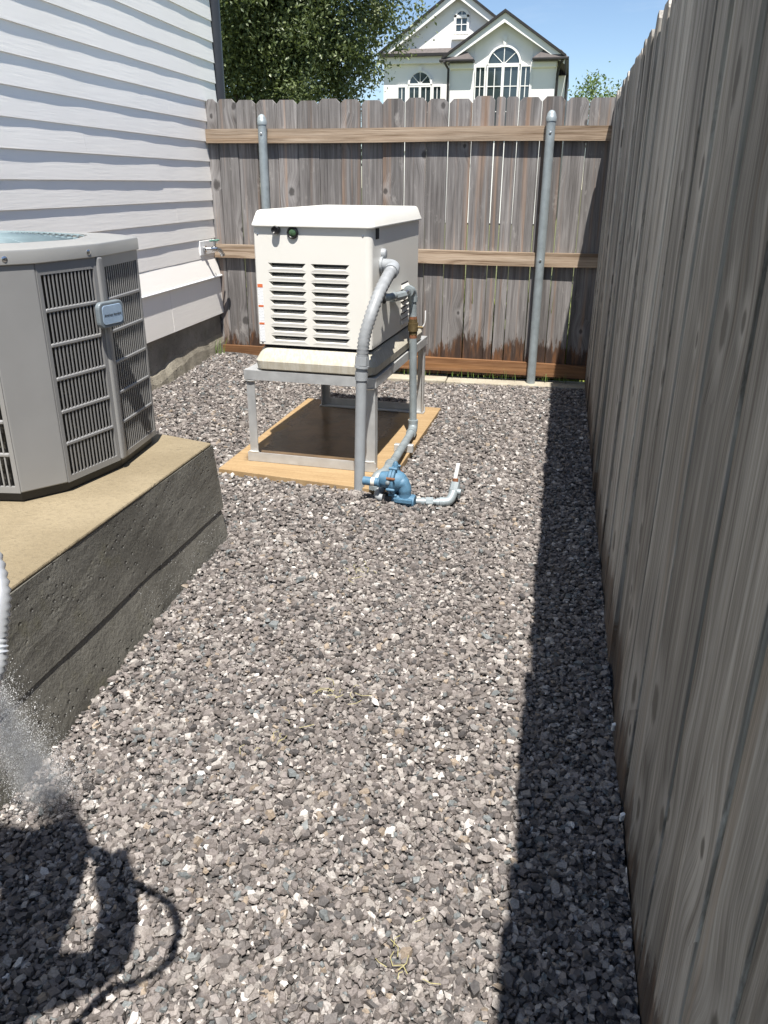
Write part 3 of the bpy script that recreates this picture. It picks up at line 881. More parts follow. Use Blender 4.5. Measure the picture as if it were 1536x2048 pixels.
# ================================================================== OBJECTS
# ------------------------------------------------------------------ concrete pad under the air conditioner
pad = thing("concrete_pad", "raised concrete pad with tan top and wet dark side under the air conditioner", "concrete pad", (-1.9, 2.0, 0))
def lp(p): return (p[0] + 1.9, p[1] - 2.0, p[2])
ny_ = 40
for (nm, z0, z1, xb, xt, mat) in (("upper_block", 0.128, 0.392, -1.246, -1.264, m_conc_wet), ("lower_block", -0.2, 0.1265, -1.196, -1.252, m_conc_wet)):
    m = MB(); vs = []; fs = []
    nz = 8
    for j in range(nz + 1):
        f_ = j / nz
        zz = z0 + (z1 - z0) * f_
        for i in range(ny_ + 1):
            yy = -1.0 + 3.735 * i / ny_
            wob = 0.003 * math.sin(5 * yy + 3 * zz) + random.uniform(-0.0012, 0.0012)
            vs.append(lp((xb + (xt - xb) * f_ + wob, yy + (0.012 * (1 - f_) if i == ny_ else 0), zz)))
    W = ny_ + 1
    for j in range(nz):
        for i in range(ny_):
            fs.append((j * W + i, j * W + i + 1, (j + 1) * W + i + 1, (j + 1) * W + i))
    # far end face, top and back
    k = len(vs)
    vs += [lp((-2.40, 2.80, z0)), lp((-2.40, 2.80, z1)), lp((-2.40, -1.0, z0)), lp((-2.40, -1.0, z1))]
    top = nz * W
    fs += [tuple([i * W + ny_ for i in range(nz + 1)][::-1]) + (k, k + 1)] if False else []
    fs.append(tuple(j * W + ny_ for j in range(nz + 1)) + (k + 1, k))
    fs.append(tuple(top + i for i in range(ny_ + 1)) + (k + 1, k + 3))
    fs.append(tuple(j * W for j in range(nz, -1, -1)) + (k + 2, k + 3))
    fs.append((k, k + 1, k + 3, k + 2))
    m.add(vs, fs)
    m.build(nm, mat, pad, fix=True)
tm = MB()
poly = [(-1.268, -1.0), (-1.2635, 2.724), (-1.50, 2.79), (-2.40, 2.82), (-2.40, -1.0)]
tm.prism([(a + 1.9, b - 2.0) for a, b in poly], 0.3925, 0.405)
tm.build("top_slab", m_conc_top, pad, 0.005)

# ------------------------------------------------------------------ air conditioner
ac = thing("air_conditioner", "grey outdoor air conditioner with louvred panels standing on the concrete pad", "air conditioner", (-1.83, 2.38, 0.405))
AX, AY = -1.83, 2.38
plan = [(-1.578, 2.005), (-1.489, 2.125), (-1.441, 2.368), (-1.438, 2.398), (-1.465, 2.68), (-1.555, 2.775), (-1.82, 2.805), (-2.10, 2.775), (-2.195, 2.66), (-2.225, 2.38), (-2.195, 2.10), (-2.095, 2.0), (-1.83, 1.965)]
pl0 = [(a - AX, b - AY) for a, b in plan]
def scaled(k): return [(a * k, b * k) for a, b in pl0]
ZB, ZT = 0.035, 0.712      # local panel bottom and top
MB().prism(scaled(0.955), 0.0, ZB + 0.004).build("base_pan", m_acbase, ac, 0.004)
for fx, fy_ in ((0.28, -0.15), (0.30, 0.25), (-0.2, -0.33)):
    pass
MB().prism(scaled(0.925), ZB + 0.005, ZT - 0.005).build("coil", m_coil, ac)
def panel(i, nslot, nrow, nm="louver_panel", border=0.015):
    a = Vector((pl0[i][0], pl0[i][1], 0)); b = Vector((pl0[(i + 1) % 13][0], pl0[(i + 1) % 13][1], 0))
    d = b - a; L = d.length; ang = math.atan2(d.y, d.x)
    h = ZT - ZB
    m = MB()
    if nslot == 0:
        m.box(0.001, L - 0.001, 0, 0.012, 0, h)
        return m.build("plain_panel", m_ac, ac, 0.004, loc=(a.x, a.y, ZB), rot=(0, 0, ang))
    bt, bb = 0.035, 0.02
    m.box(0.001, border, 0, 0.012, 0, h); m.box(L - border, L - 0.001, 0, 0.012, 0, h)
    m.box(border, L - border, 0, 0.012, h - bt, h); m.box(border, L - border, 0, 0.012, 0, bb)
    o = m.build(nm, m_ac, ac, 0, loc=(a.x, a.y, ZB), rot=(0, 0, ang))
    rowh = (h - bt - bb) / nrow
    for r_ in range(1, nrow):
        zz = bb + rowh * r_
        MB().box(border, L - border, -0.001, 0.010, zz - 0.0062, zz + 0.0062).build("cross_bar", m_ac, o, 0.003, 1)
    sp = (L - 2 * border) / nslot
    sm = MB().box(-0.0025, 0.0025, 0.001, 0.0030, bb, h - bt)
    first = None
    for k in range(1, nslot):
        if first is None:
            first = sm.build("slat", m_ac, o, loc=(border + sp * k, 0, 0))
        else:
            c = first.copy(); COL.objects.link(c); c.parent = o; c.location = (border + sp * k, 0, 0)
    return o
panel(0, 0, 0)
panel(1, 14, 6)
panel(3, 16, 6)
panel(4, 0, 0); panel(5, 14, 6); panel(6, 14, 6); panel(7, 0, 0); panel(8, 14, 6); panel(9, 14, 6); panel(10, 0, 0); panel(11, 14, 6); panel(12, 13, 6)
# raised rib between the two near panels
rb = MB().box(-0.010, 0.011, -0.0145, 0.0145, 0.0, ZT - ZB)
rb.build("corner_rib", m_ac, ac, 0.008, 3, loc=(-1.4425 - AX, 2.383 - AY, ZB), rot=(0, 0, -0.02))
# top cover
cv = MB()
def ring(k, zz): return [(a * k, b * k, zz) for a, b in pl0]
n = 13
lv = [(1.012, 0.711), (1.016, 0.713), (1.016, 0.7455), (1.011, 0.7505), (1.0, 0.7525), (0.97, 0.7545), (0.90, 0.758), (0.845, 0.761)]
vs = [q for k, zz in lv for q in ring(k, zz)]
fs = [(j * n + i, j * n + (i + 1) % n, (j + 1) * n + (i + 1) % n, (j + 1) * n + i) for j in range(len(lv) - 1) for i in range(n)]
# blend into a circular opening
rc = 0.315
base_k = len(vs)
for (a, b) in pl0:
    an = math.atan2(b, a)
    vs.append((rc * math.cos(an), rc * math.sin(an), 0.762))
for (a, b) in pl0:
    an = math.atan2(b, a)
    vs.append((rc * math.cos(an), rc * math.sin(an), 0.735))
j0 = (len(lv) - 1) * n
fs += [(j0 + i, j0 + (i + 1) % n, base_k + (i + 1) % n, base_k + i) for i in range(n)]
fs += [(base_k + i, base_k + (i + 1) % n, base_k + n + (i + 1) % n, base_k + n + i) for i in range(n)]
fs.append(tuple(range(n - 1, -1, -1)))
fs.append(tuple(base_k + n + i for i in range(n)))
cv.add(vs, fs)
cover = cv.build("top_cover", m_ac2, ac, smooth=28)
for k in range(14):
    r_ = 0.06 + 0.0185 * k
    dome = 0.776 - 0.018 * (r_ / 0.31) ** 2
    MB().tube(arc((0, 0, dome), r_, 0, 2 * math.pi, 48, (1, 0, 0), (0, 1, 0)), 0.0026, 6, False).build("grille_ring", m_acgrille, ac, smooth=60)
for k in range(8):
    a = 2 * math.pi * k / 8 + 0.2
    MB().tube([(0.05 * math.cos(a), 0.05 * math.sin(a), 0.774), (0.2 * math.cos(a), 0.2 * math.sin(a), 0.7665), (0.318 * math.cos(a), 0.318 * math.sin(a), 0.758)], 0.003, 6).build("grille_spoke", m_acgrille, ac, smooth=60)
MB().lathe([(0.085, 0.766), (0.08, 0.776), (0.03, 0.781), (0.002, 0.782)], seg=28).build("motor_cap", m_acgrille, ac, smooth=40)
for (x, y_) in ((-1.538, 2.0595), (-1.4475, 2.335)):
    d = Vector((x - AX, y_ - AY, 0))
    nrm = Vector((0.8, -0.6, 0)) if y_ < 2.2 else Vector((0.98, -0.2, 0))
    s_ = MB().lathe([(0.0085, -0.004), (0.0085, 0.001), (0.005, 0.003), (0.002, 0.0035)], (0, 0, 0), 12)
    o = s_.build("screw", m_chrome, ac, smooth=40)
    o.location = Vector((d.x * 1.0165, d.y * 1.0165, 0.728))
    o.rotation_euler = nrm.to_track_quat('Z', 'Y').to_euler()
# badge on the rib
def rounded(w, h, r, n=5):
    out = []
    for (cx, cy, a0) in ((w / 2 - r, h / 2 - r, 0), (-w / 2 + r, h / 2 - r, 90), (-w / 2 + r, -h / 2 + r, 180), (w / 2 - r, -h / 2 + r, 270)):
        for k in range(n + 1):
            a = R(a0 + 90 * k / n)
            out.append((cx + r * math.cos(a), cy + r * math.sin(a)))
    return out
bn = Vector((0.985, -0.17, 0.0)).normalized()
bd = MB().prism(rounded(0.118, 0.082, 0.02), 0, 0.018).build("badge", simple("grey_badge_rim", (0.17, 0.20, 0.22), 0.35), ac, 0.004)
q = (bn.to_track_quat('Z', 'Y')).to_matrix()
ux = Vector((0, 0, 1)).cross(bn).normalized()
Mb = Matrix((ux, bn.cross(ux), bn)).transposed().to_4x4()
Mb.translation = Vector((-1.4255 - AX, 2.375 - AY, 0.535))
bd.matrix_local = Mb
MB().prism(rounded(0.094, 0.060, 0.012), 0.0185, 0.0205).build("badge_face", m_glass_blue, bd, 0.001, 1)
fc = bpy.data.curves.new("badge_lettering", 'FONT')
fc.body = "American Standard"
fc.size = 0.0105; fc.align_x = 'CENTER'; fc.align_y = 'CENTER'; fc.extrude = 0.0002
fo = bpy.data.objects.new("badge_lettering", fc); COL.objects.link(fo)
fo.parent = bd; fo.location = (0, 0, 0.0213)
fc.materials.append(m_black)
bpy.context.view_layer.update()
tmesh = bpy.data.meshes.new_from_object(fo.evaluated_get(bpy.context.evaluated_depsgraph_get()))
bpy.data.objects.remove(fo)
fo = bpy.data.objects.new("badge_lettering", tmesh); COL.objects.link(fo)
fo.parent = bd; fo.location = (0, 0, 0.0213)
if not tmesh.materials: tmesh.materials.append(m_black)

# ------------------------------------------------------------------ generator on its stand
GR = -0.047
GO = (-1.46, 3.58, 0.0)
board = thing("plywood_board", "tan plywood board lying on the gravel under the generator stand", "board", (-1.1, 4.05, 0))
bp = [(-1.566, 3.438), (-0.708, 3.322), (-0.659, 4.822), (-1.545, 4.86)]
MB().prism([(a + 1.1, b - 4.05) for a, b in bp], -0.02, 0.031).build("sheet", m_wet_shadow_board, board, 0.003)

st = thing("metal_stand", "silver welded angle metal stand carrying the cream generator", "stand", GO, GR)
L_, W_, HT = 1.155, 0.668, 0.497
def part(m, nm, mat, par, bv=0.002):
    return m.build(nm, mat, par, bv, 1)
e = 0.048
part(MB().box(0, W_, 0, 0.006, HT - 0.046, HT).box(0, W_, 0.006, e, HT - 0.006, HT), "front_rail", m_alu, st, 0)
part(MB().box(0, W_, L_ - 0.006, L_, HT - 0.046, HT).box(0, W_, L_ - e, L_ - 0.006, HT - 0.006, HT), "rear_rail", m_alu, st, 0)
part(MB().box(0.001, 0.006, 0.0065, L_ - 0.0065, HT - 0.046, HT - 0.0005).box(0.006, e, e, L_ - e, HT - 0.006, HT - 0.0005), "side_rail", m_alu, st, 0)
part(MB().box(W_ - 0.006, W_ - 0.001, 0.0065, L_ - 0.0065, HT - 0.046, HT - 0.0005).box(W_ - e, W_ - 0.006, e, L_ - e, HT - 0.006, HT - 0.0005), "side_rail", m_alu, st, 0)
zf = 0.033
for (x0, sx, y0, sy, w) in ((0.008, 1, 0.008, 1, 0.042), (W_ - 0.008, -1, 0.008, 1, 0.056), (0.008, 1, L_ - 0.008, -1, 0.045), (W_ - 0.008, -1, L_ - 0.008, -1, 0.045)):
    m = MB()
    xa, xb = sorted((x0, x0 + sx * w)); ya, yb = sorted((y0, y0 + sy * 0.006))
    m.box(xa, xb, ya, yb, zf, HT - 0.0065)
    xa, xb = sorted((x0, x0 + sx * 0.006)); ya, yb = sorted((y0 + sy * 0.0062, y0 + sy * 0.046))
    m.box(xa, xb, ya, yb, zf, HT - 0.0065)
    part(m, "leg", m_alu, st, 0)
part(MB().box(-0.004, W_ - 0.002, 0.0, 0.0075, zf, zf + 0.046).box(-0.004, W_ - 0.002, 0.0145, 0.05, zf, zf + 0.006), "foot_rail", m_alu, st, 0)
part(MB().box(-0.004, W_ - 0.002, L_ - 0.0075, L_, zf, zf + 0.046).box(-0.004, W_ - 0.002, L_ - 0.055, L_ - 0.0145, zf, zf + 0.006), "foot_rail", m_alu, st, 0)
for x0, x1, zz in ((0.004, 0.055, zf + 0.049), (W_ - 0.068, W_ - 0.01, zf + 0.049), (0.004, 0.055, HT - 0.052), (W_ - 0.066, W_ - 0.01, HT - 0.052)):
    MB().tube([(x0, 0.0045, zz), ((x0 + x1) / 2, 0.003, zz - 0.002), (x1, 0.0045, zz + 0.001)], 0.0045, 6).build("weld", m_weld, st, smooth=60)

gen = thing("standby_generator", "cream home standby generator with louvred front on the metal stand", "generator", GO, GR)
def rrect(x0, x1, y0, y1, r, n=6):
    return [(p[0] + (x0 + x1) / 2, p[1] + (y0 + y1) / 2) for p in rounded(x1 - x0, y1 - y0, r, n)]
gx0, gx1, gy0, gy1 = 0.082, 0.640, 0.018, 0.985
# base
bs = MB()
lv = [(0.006, 0.500), (-0.016, 0.506), (-0.020, 0.510), (-0.024, 0.546), (-0.021, 0.553), (0.004, 0.602), (0.009, 0.608)]
rings = [rrect(gx0 + k, gx1 - k, gy0 + k, gy1 + 0.045 - k, 0.045) for k, _ in lv]
n = len(rings[0])
vs = [(a, b, lv[j][1]) for j, rg in enumerate(rings) for a, b in rg]
fs = [(j * n + i, j * n + (i + 1) % n, (j + 1) * n + (i + 1) % n, (j + 1) * n + i) for j in range(len(lv) - 1) for i in range(n)]
fs += [tuple(range(n - 1, -1, -1)), tuple((len(lv) - 1) * n + i for i in range(n))]
bs.add(vs, fs).build("base", m_gbase, gen, smooth=22)
MB().prism(rrect(gx0 + 0.014, gx1 - 0.014, gy0 + 0.014, gy1 - 0.01, 0.03), 0.606, 0.628).build("gap_seal", m_dark, gen)
# cabinet: open-front shell plus front panel
Z0, Z1 = 0.624, 1.166
rr = 0.028
fl, frr = gx0 + 0.006, gx1 - rr
sh = MB()
out = []
# outline from front-right edge of flat front, round corner, back, to left
out.append((frr, gy0))
for k in range(1, 9):
    a = R(-90 + 90 * k / 8)
    out.append((gx1 - rr + rr * math.cos(a), gy0 + rr + rr * math.sin(a)))
out += [(gx1, gy1 - 0.012), (gx1 - 0.012, gy1), (gx0 + 0.012, gy1), (gx0, gy1 - 0.012), (gx0, gy0 + 0.006), (fl, gy0)]
n = len(out)
vs = [(a, b, Z0) for a, b in out] + [(a, b, Z1) for a, b in out]
fs = [(i, i + 1, n + i + 1, n + i) for i in range(n - 1)]
sh.add(vs, fs).build("cabinet", m_gen, gen, smooth=35)
# front panel with openings: columns of louvre cells
u = [fl, 0.143, 0.334, 0.350, 0.541, frr]
nr = 9
v0, v1 = 0.632, 1.002
ch = (v1 - v0) / nr
fp = MB()
def fq(x0, x1, z0, z1): fp.add([(x0, gy0, z0), (x1, gy0, z0), (x1, gy0, z1), (x0, gy0, z1)], [(0, 1, 2, 3)])
fq(u[0], u[5], v1, Z1); fq(u[0], u[5], Z0, v0); fq(u[0], u[1], v0, v1); fq(u[2], u[3], v0, v1); fq(u[4], u[5], v0, v1)
fpo = fp.build("front_panel", m_gen, gen)
MB().box(0.10, 0.60, gy0 + 0.060, gy0 + 0.07, v0 - 0.004, v1 + 0.004).build("louver_backing", simple("grey_duct_lining", (0.20, 0.20, 0.195), 0.7), gen)
lm = None
for c0, c1 in ((u[1], u[2]), (u[3], u[4])):
    for k in range(nr):
        zb = v0 + ch * k
        if lm is None:
            w = c1 - c0; d = 0.030
            y_ = gy0
            ol = [(0, y_, 0), (w, y_, 0), (w, y_, ch), (0, y_, ch)]
            tl, tr_, br, bl = (0.004, y_, ch - 0.005), (w - 0.004, y_, ch - 0.005), (w - 0.026, y_ - 0.002, 0.012), (0.026, y_ - 0.002, 0.012)
            tl2, tr2 = (0.014, y_ + d, ch - 0.0195), (w - 0.014, y_ + d, ch - 0.0195)
            tl3, tr3 = (0.008, y_ + d, ch - 0.0052), (w - 0.008, y_ + d, ch - 0.0052)
            vs = ol + [tl, tr_, br, bl, tl2, tr2, tl3, tr3]
            fs = [(0, 1, 6, 7), (1, 2, 5, 6), (2, 3, 4, 5), (3, 0, 7, 4), (7, 6, 9, 8), (4, 10, 11, 5), (4, 7, 8, 10), (5, 11, 9, 6)]
            lo = MB().add(vs, fs).build("louver", m_gen, fpo, loc=(c0, 0, zb))
            lm = lo.data
        else:
            lo = bpy.data.objects.new("louver", lm); COL.objects.link(lo); lo.parent = fpo; lo.location = (c0, 0, zb)
# lid
lid = MB()
lv = [(0.0, 1.154), (-0.012, 1.155), (-0.0125, 1.160), (-0.008, 1.172), (0.006, 1.2125), (0.011, 1.2195), (0.021, 1.2230), (0.12, 1.2250), (0.24, 1.2255)]
rings = [rrect(gx0 + k, gx1 - k, gy0 + k - 0.004, gy1 - k + 0.02, max(0.02, 0.034 - k * 0.2)) for k, _ in lv]
n = len(rings[0])
vs = [(a, b, lv[j][1]) for j, rg in enumerate(rings) for a, b in rg]
fs = [(j * n + i, j * n + (i + 1) % n, (j + 1) * n + (i + 1) % n, (j + 1) * n + i) for j in range(len(lv) - 1) for i in range(n)]
fs += [tuple(range(n - 1, -1, -1)), tuple((len(lv) - 1) * n + i for i in range(n))]
lid.add(vs, fs).build("lid", m_genlid, gen, smooth=24)
# latch and indicator
MB().lathe([(0.0185, -0.004), (0.0185, 0.022), (0.015, 0.026), (0.009, 0.020), (0.003, 0.020)], (0.197, gy0, 1.140), 20, '-Y').build("latch", m_black, gen, smooth=40)
sg = MB().lathe([(0.0265, -0.002), (0.0265, 0.008), (0.021, 0.012), (0.017, 0.008), (0.002, 0.008)], (0.274, gy0, 1.129), 24, '-Y').build("indicator", m_black, gen, smooth=40)
MB().lathe([(0.0165, 0.0085), (0.012, 0.0115), (0.002, 0.0125)], (0.274, gy0, 1.129), 20, '-Y').build("indicator_lens", simple("green_lens", (0.05, 0.10, 0.05), 0.08), sg, smooth=60)
MB().box(0.176, 0.215, gy0 - 0.012, gy0 + 0.004, 1.160, 1.166).build("latch_hood", m_black, gen)
# warning sticker up the left edge
def sticker_mat():
    t = NT("warning_sticker_print")
    o = t.obj(); x, y, z = t.sep(o)
    lines = t.smooth(t.math('SINE', t.math('MULTIPLY', z, 900.0)), 0.1, 0.5)
    gapn = t.smooth(t.noise(t.comb(t.math('MULTIPLY', x, 300.0), 0.0, t.math('MULTIPLY', z, 140.0)), 1.0, 2, 0.5), 0.42, 0.55)
    return t.fin(t.mix(t.math('MULTIPLY', lines, t.math('MULTIPLY', gapn, 0.5)), (0.78, 0.79, 0.80), (0.25, 0.27, 0.33)), 0.4)
m_stick = sticker_mat()
m_orange = simple("orange_warning_band", (0.62, 0.16, 0.06), 0.4)
stk = MB().box(0.0895, 0.116, gy0 - 0.0015, gy0 - 0.0003, 0.636, 0.902).build("warning_sticker", m_stick, gen)
for z0, z1 in ((0.886, 0.9015), (0.797, 0.806), (0.716, 0.725)):
    MB().box(0.090, 0.1155, gy0 - 0.0022, gy0 - 0.0016, z0, z1).build("warning_band", m_orange, stk)
for (x_, z_) in ((0.102, 1.120), (0.600, 1.120), (0.102, 0.632), (0.600, 0.632)):
    MB().lathe([(0.0045, 0.0), (0.0045, 0.0015), (0.002, 0.0025)], (x_, gy0, z_), 10, '-Y').build("screw", m_chrome, gen, smooth=40)
# side details
sx = gx1
MB().lathe([(0.024, -0.003), (0.024, 0.012), (0.018, 0.020), (0.004, 0.022)], (sx, 0.20, 1.035), 20, 'X').build("side_knob", m_pvc, gen, smooth=40)
MB().box(sx - 0.004, sx + 0.003, 0.085, 0.135, 1.105, 1.150).build("side_recess", m_dark, gen)
for k in range(7):
    zb = 0.650 + 0.030 * k
    m = MB()
    m.add([(sx + 0.001, 0.58, zb + 0.022), (sx + 0.001, 0.735, zb + 0.022), (sx + 0.012, 0.735, zb + 0.004), (sx + 0.012, 0.58, zb + 0.004), (sx + 0.001, 0.58, zb), (sx + 0.001, 0.735, zb)],
          [(0, 3, 2, 1), (3, 4, 5, 2), (0, 4, 3), (1, 2, 5)])
    m.build("side_louver", m_gen, gen)
    MB().box(sx - 0.002, sx + 0.0018, 0.585, 0.730, zb + 0.0225, zb + 0.0290).build("side_slot", m_dark, gen)

# ------------------------------------------------------------------ electrical conduit
def gl(u_, v_, z_): return Vector((GO[0] + math.cos(GR) * u_ - math.sin(GR) * v_, GO[1] + math.sin(GR) * u_ + math.cos(GR) * v_, z_))
c0 = gl(0.64, -0.199, 0)
cond = thing("electrical_conduit", "grey electrical conduit rising from the gravel to the generator side", "conduit", tuple(c0))
def cl_(u_, v_, z_): return tuple(gl(u_, v_, z_) - c0)
pv = MB().tube([cl_(0.638, -0.199, -0.1), cl_(0.655, -0.199, 0.56)], 0.0245, 18)
pv.build("pvc_pipe", m_pvc, cond, smooth=40)
cp = MB()
cp.tube([cl_(0.654, -0.199, 0.535), cl_(0.655, -0.199, 0.572)], 0.0285, 18)
cp.tube([cl_(0.655, -0.199, 0.574), cl_(0.656, -0.199, 0.588)], 0.026, 18)
cp.tube([cl_(0.656, -0.199, 0.590), cl_(0.657, -0.199, 0.600)], 0.0325, 18)
cp.tube([cl_(0.657, -0.199, 0.602), cl_(0.659, -0.199, 0.640)], 0.0315, 8)
cp.build("coupling", m_pvc, cond, smooth=40)
path = spline([cl_(0.659, -0.199, 0.635), cl_(0.668, -0.195, 0.72), cl_(0.688, -0.165, 0.81), cl_(0.705, -0.09, 0.895), cl_(0.715, 0.02, 0.955), cl_(0.715, 0.085, 0.972)], 10)
rads = [0.0255 + (0.0028 if k % 2 else -0.0022) for k in range(len(path))]
MB().tube(path, rads, 18).build("flexible_hose", m_flex, cond, smooth=70)
el = MB()
el.tube([cl_(0.715, 0.07, 0.968), cl_(0.715, 0.098, 0.976)], 0.0335, 16)
el.tube(spline([cl_(0.715, 0.09, 0.974), cl_(0.712, 0.135, 0.983), cl_(0.690, 0.165, 0.987), cl_(0.655, 0.175, 0.988), cl_(0.641, 0.175, 0.988)], 5), 0.0285, 16)
el.tube([cl_(0.641, 0.175, 0.988), cl_(0.653, 0.175, 0.988)], 0.037, 16)
el.build("elbow_fitting", m_pvc, cond, smooth=45)

# ------------------------------------------------------------------ gas line
gp = Vector((-0.738, 4.19, 0.0))
gas = thing("gas_pipe", "galvanised gas pipe with brass valve running from regulator up to generator", "pipe", tuple(gp))
r_ = 0.0205
MB().tube([(0.012, 0, 0.10), (0.002, 0, 0.60)], r_, 16).build("riser", m_galv, gas, smooth=40)
MB().tube([(0.0, 0, 0.665), (-0.004, 0, 0.78)], r_, 16).build("riser", m_galv, gas, smooth=40)
vb = MB()
vb.tube([(0.002, 0, 0.592), (0.002, 0, 0.612)], 0.0225, 8); vb.tube([(0.001, 0, 0.612), (0.001, 0, 0.655)], 0.0275, 16); vb.tube([(0.0, 0, 0.655), (0.0, 0, 0.675)], 0.0235, 8)
vo = vb.build("gas_valve", m_brass, gas, smooth=35)
MB().tube([(0.002, 0, 0.575), (0.002, 0, 0.594)], 0.0212, 16).build("rust_collar", m_rust, vo, smooth=40)
MB().tube([(0.0, 0, 0.673), (0.0, 0, 0.688)], 0.0212, 16).build("rust_collar", m_rust, vo, smooth=40)
MB().tube([(0.02, 0, 0.632), (0.055, 0, 0.632)], 0.007, 10).build("valve_stem", m_brass, vo, smooth=40)
MB().tube(spline([(0.05, 0, 0.632), (0.062, 0, 0.65), (0.066, -0.003, 0.675), (0.066, -0.004, 0.72)], 4), 0.0035, 8).build("valve_handle", m_white, vo, smooth=40)
et = MB()
et.tube([(-0.004, 0, 0.765), (-0.004, 0, 0.79)], 0.0265, 16)
et.tube(spline([(-0.004, 0, 0.785), (-0.006, -0.004, 0.808), (-0.010, -0.022, 0.822), (-0.014, -0.05, 0.825)], 4), 0.0245, 14)
et.tube([(-0.014, -0.042, 0.825), (-0.016, -0.065, 0.824)], 0.0275, 16)
et.build("elbow", m_galv, gas, smooth=45)
s0 = gl(0.66, 0.21, 0.838) - gp
MB().tube(spline([(-0.016, -0.06, 0.824), (-0.03, -0.16, 0.812), (-0.045, -0.26, 0.815), tuple(s0 + Vector((0.022, 0.06, 0.0)))], 5), 0.0165, 12).build("nipple", m_chrome, gas, smooth=40)
MB().tube([(-0.026, -0.14, 0.814), (-0.05, -0.30, 0.82)], 0.0225, 8).build("union", m_galv, gas, smooth=30)
MB().tube(spline([tuple(s0 + Vector((0.024, 0.07, 0))), tuple(s0 + Vector((0.012, 0.01, 0))), tuple(s0 + Vector((-0.03, 0, 0)))], 5), 0.018, 12).build("elbow", m_galv, gas, smooth=40)
MB().lathe([(0.03, 0.0), (0.03, 0.006), (0.02, 0.012)], tuple(s0 + Vector((-0.014, 0, 0))), 16, 'X').build("bushing", m_dark, gas, smooth=40)
lb = MB()
lb.tube([(0.012, 0, 0.125), (0.012, 0, 0.11)], 0.0275, 16)
lb.tube(spline([(0.012, 0, 0.12), (0.013, -0.006, 0.088), (0.014, -0.03, 0.072), (0.015, -0.075, 0.070)], 4), 0.026, 14)
lb.tube([(0.015, -0.062, 0.070), (0.015, -0.085, 0.070)], 0.0275, 16)
lb.build("elbow", m_galv, gas, smooth=45)
MB().tube([(0.015, -0.08, 0.070), (0.026, -0.70, 0.088)], r_, 16).build("run_pipe", m_galv, gas, smooth=40)
cc_ = MB()
cc_.tube([(0.0255, -0.665, 0.087), (0.026, -0.675, 0.0875)], 0.032, 16); cc_.tube([(0.026, -0.675, 0.0875), (0.027, -0.745, 0.089)], 0.028, 16)
cc_.tube(spline([(0.027, -0.74, 0.089), (0.02, -0.80, 0.090), (0.0, -0.845, 0.088), (-0.008, -0.862, 0.060), (-0.008, -0.865, 0.04)], 4), 0.027, 14)
cc_.tube([(-0.008, -0.865, 0.055), (-0.008, -0.866, 0.035)], 0.031, 6)
cc_.build("coupling", m_galv, gas, smooth=40)
MB().box(-0.035, 0.065, -0.30, -0.27, 0.031, 0.072).build("pipe_bracket", m_alu, gas, 0.002, 1)

rgp = Vector((-0.645, 3.262, 0.0))
reg = thing("gas_regulator", "light blue round gas regulator on the gravel in front of the stand", "gas regulator", tuple(rgp), R(-6))
reg.scale = (0.88, 0.88, 0.88)
zc = 0.122
MB().lathe([(0.026, -0.078), (0.040, -0.070), (0.045, -0.030), (0.056, -0.017), (0.074, -0.014), (0.074, -0.0015)], (0, 0, zc), 28, 'X').build("spring_case", m_blue, reg, smooth=30)
MB().lathe([(0.074, 0.0015), (0.074, 0.014), (0.056, 0.017), (0.047, 0.040), (0.034, 0.058), (0.015, 0.066)], (0, 0, zc), 28, 'X').build("valve_case", m_blue, reg, smooth=30)
tw = MB().lathe([(0.0225, -0.155), (0.0225, -0.078), (0.026, -0.074), (0.026, -0.066)], (0, -0.03, zc - 0.008), 20, 'X').build("spring_tower", m_blue, reg, smooth=40)
MB().lathe([(0.0232, -0.112), (0.0232, -0.092)], (0, -0.03, zc - 0.008), 20, 'X').build("paper_label", simple("white_label", (0.62, 0.58, 0.50), 0.6, 0, 0.3, 90), tw, smooth=40)
for k in range(8):
    a = 2 * math.pi * k / 8 + 0.35
    MB().lathe([(0.0075, -0.020), (0.0075, 0.020), (0.004, 0.024)], (0, 0.076 * math.cos(a), zc + 0.076 * math.sin(a)), 8, 'X').build("flange_bolt", m_blue if k % 3 else m_rust, reg, smooth=40)
MB().tube(spline([(0.030, -0.005, zc), (0.052, -0.008, zc - 0.016), (0.060, -0.010, zc - 0.045), (0.061, -0.010, zc - 0.09)], 5), [0.040] * 5 + [0.035] * 6 + [0.032] * 5, 20).build("neck", m_blue, reg, smooth=45)
MB().prism(rrect(0.016, 0.108, -0.055, 0.035, 0.012), zc - 0.098, zc - 0.076).build("body_flange", m_blue, reg, 0.003)
MB().tube([(0.0, -0.010, 0.022), (0.115, -0.010, 0.022)], [0.034, 0.034], 18).build("valve_body", m_blue, reg, smooth=40)
MB().tube([(-0.055, -0.010, 0.024), (0.0, -0.010, 0.022)], 0.028, 8).build("inlet_nut", m_black, reg, smooth=30)
MB().lathe([(0.014, 0), (0.014, 0.02), (0.006, 0.03)], (0.0, 0.02, zc + 0.066), 10).build("vent_stub", m_blue, reg, smooth=40)
MB().lathe([(0.011, 0), (0.011, 0.012), (0.005, 0.016)], (-0.012, -0.067, zc + 0.012), 10, '-Y').build("vent_screw", m_galv, reg, smooth=40)
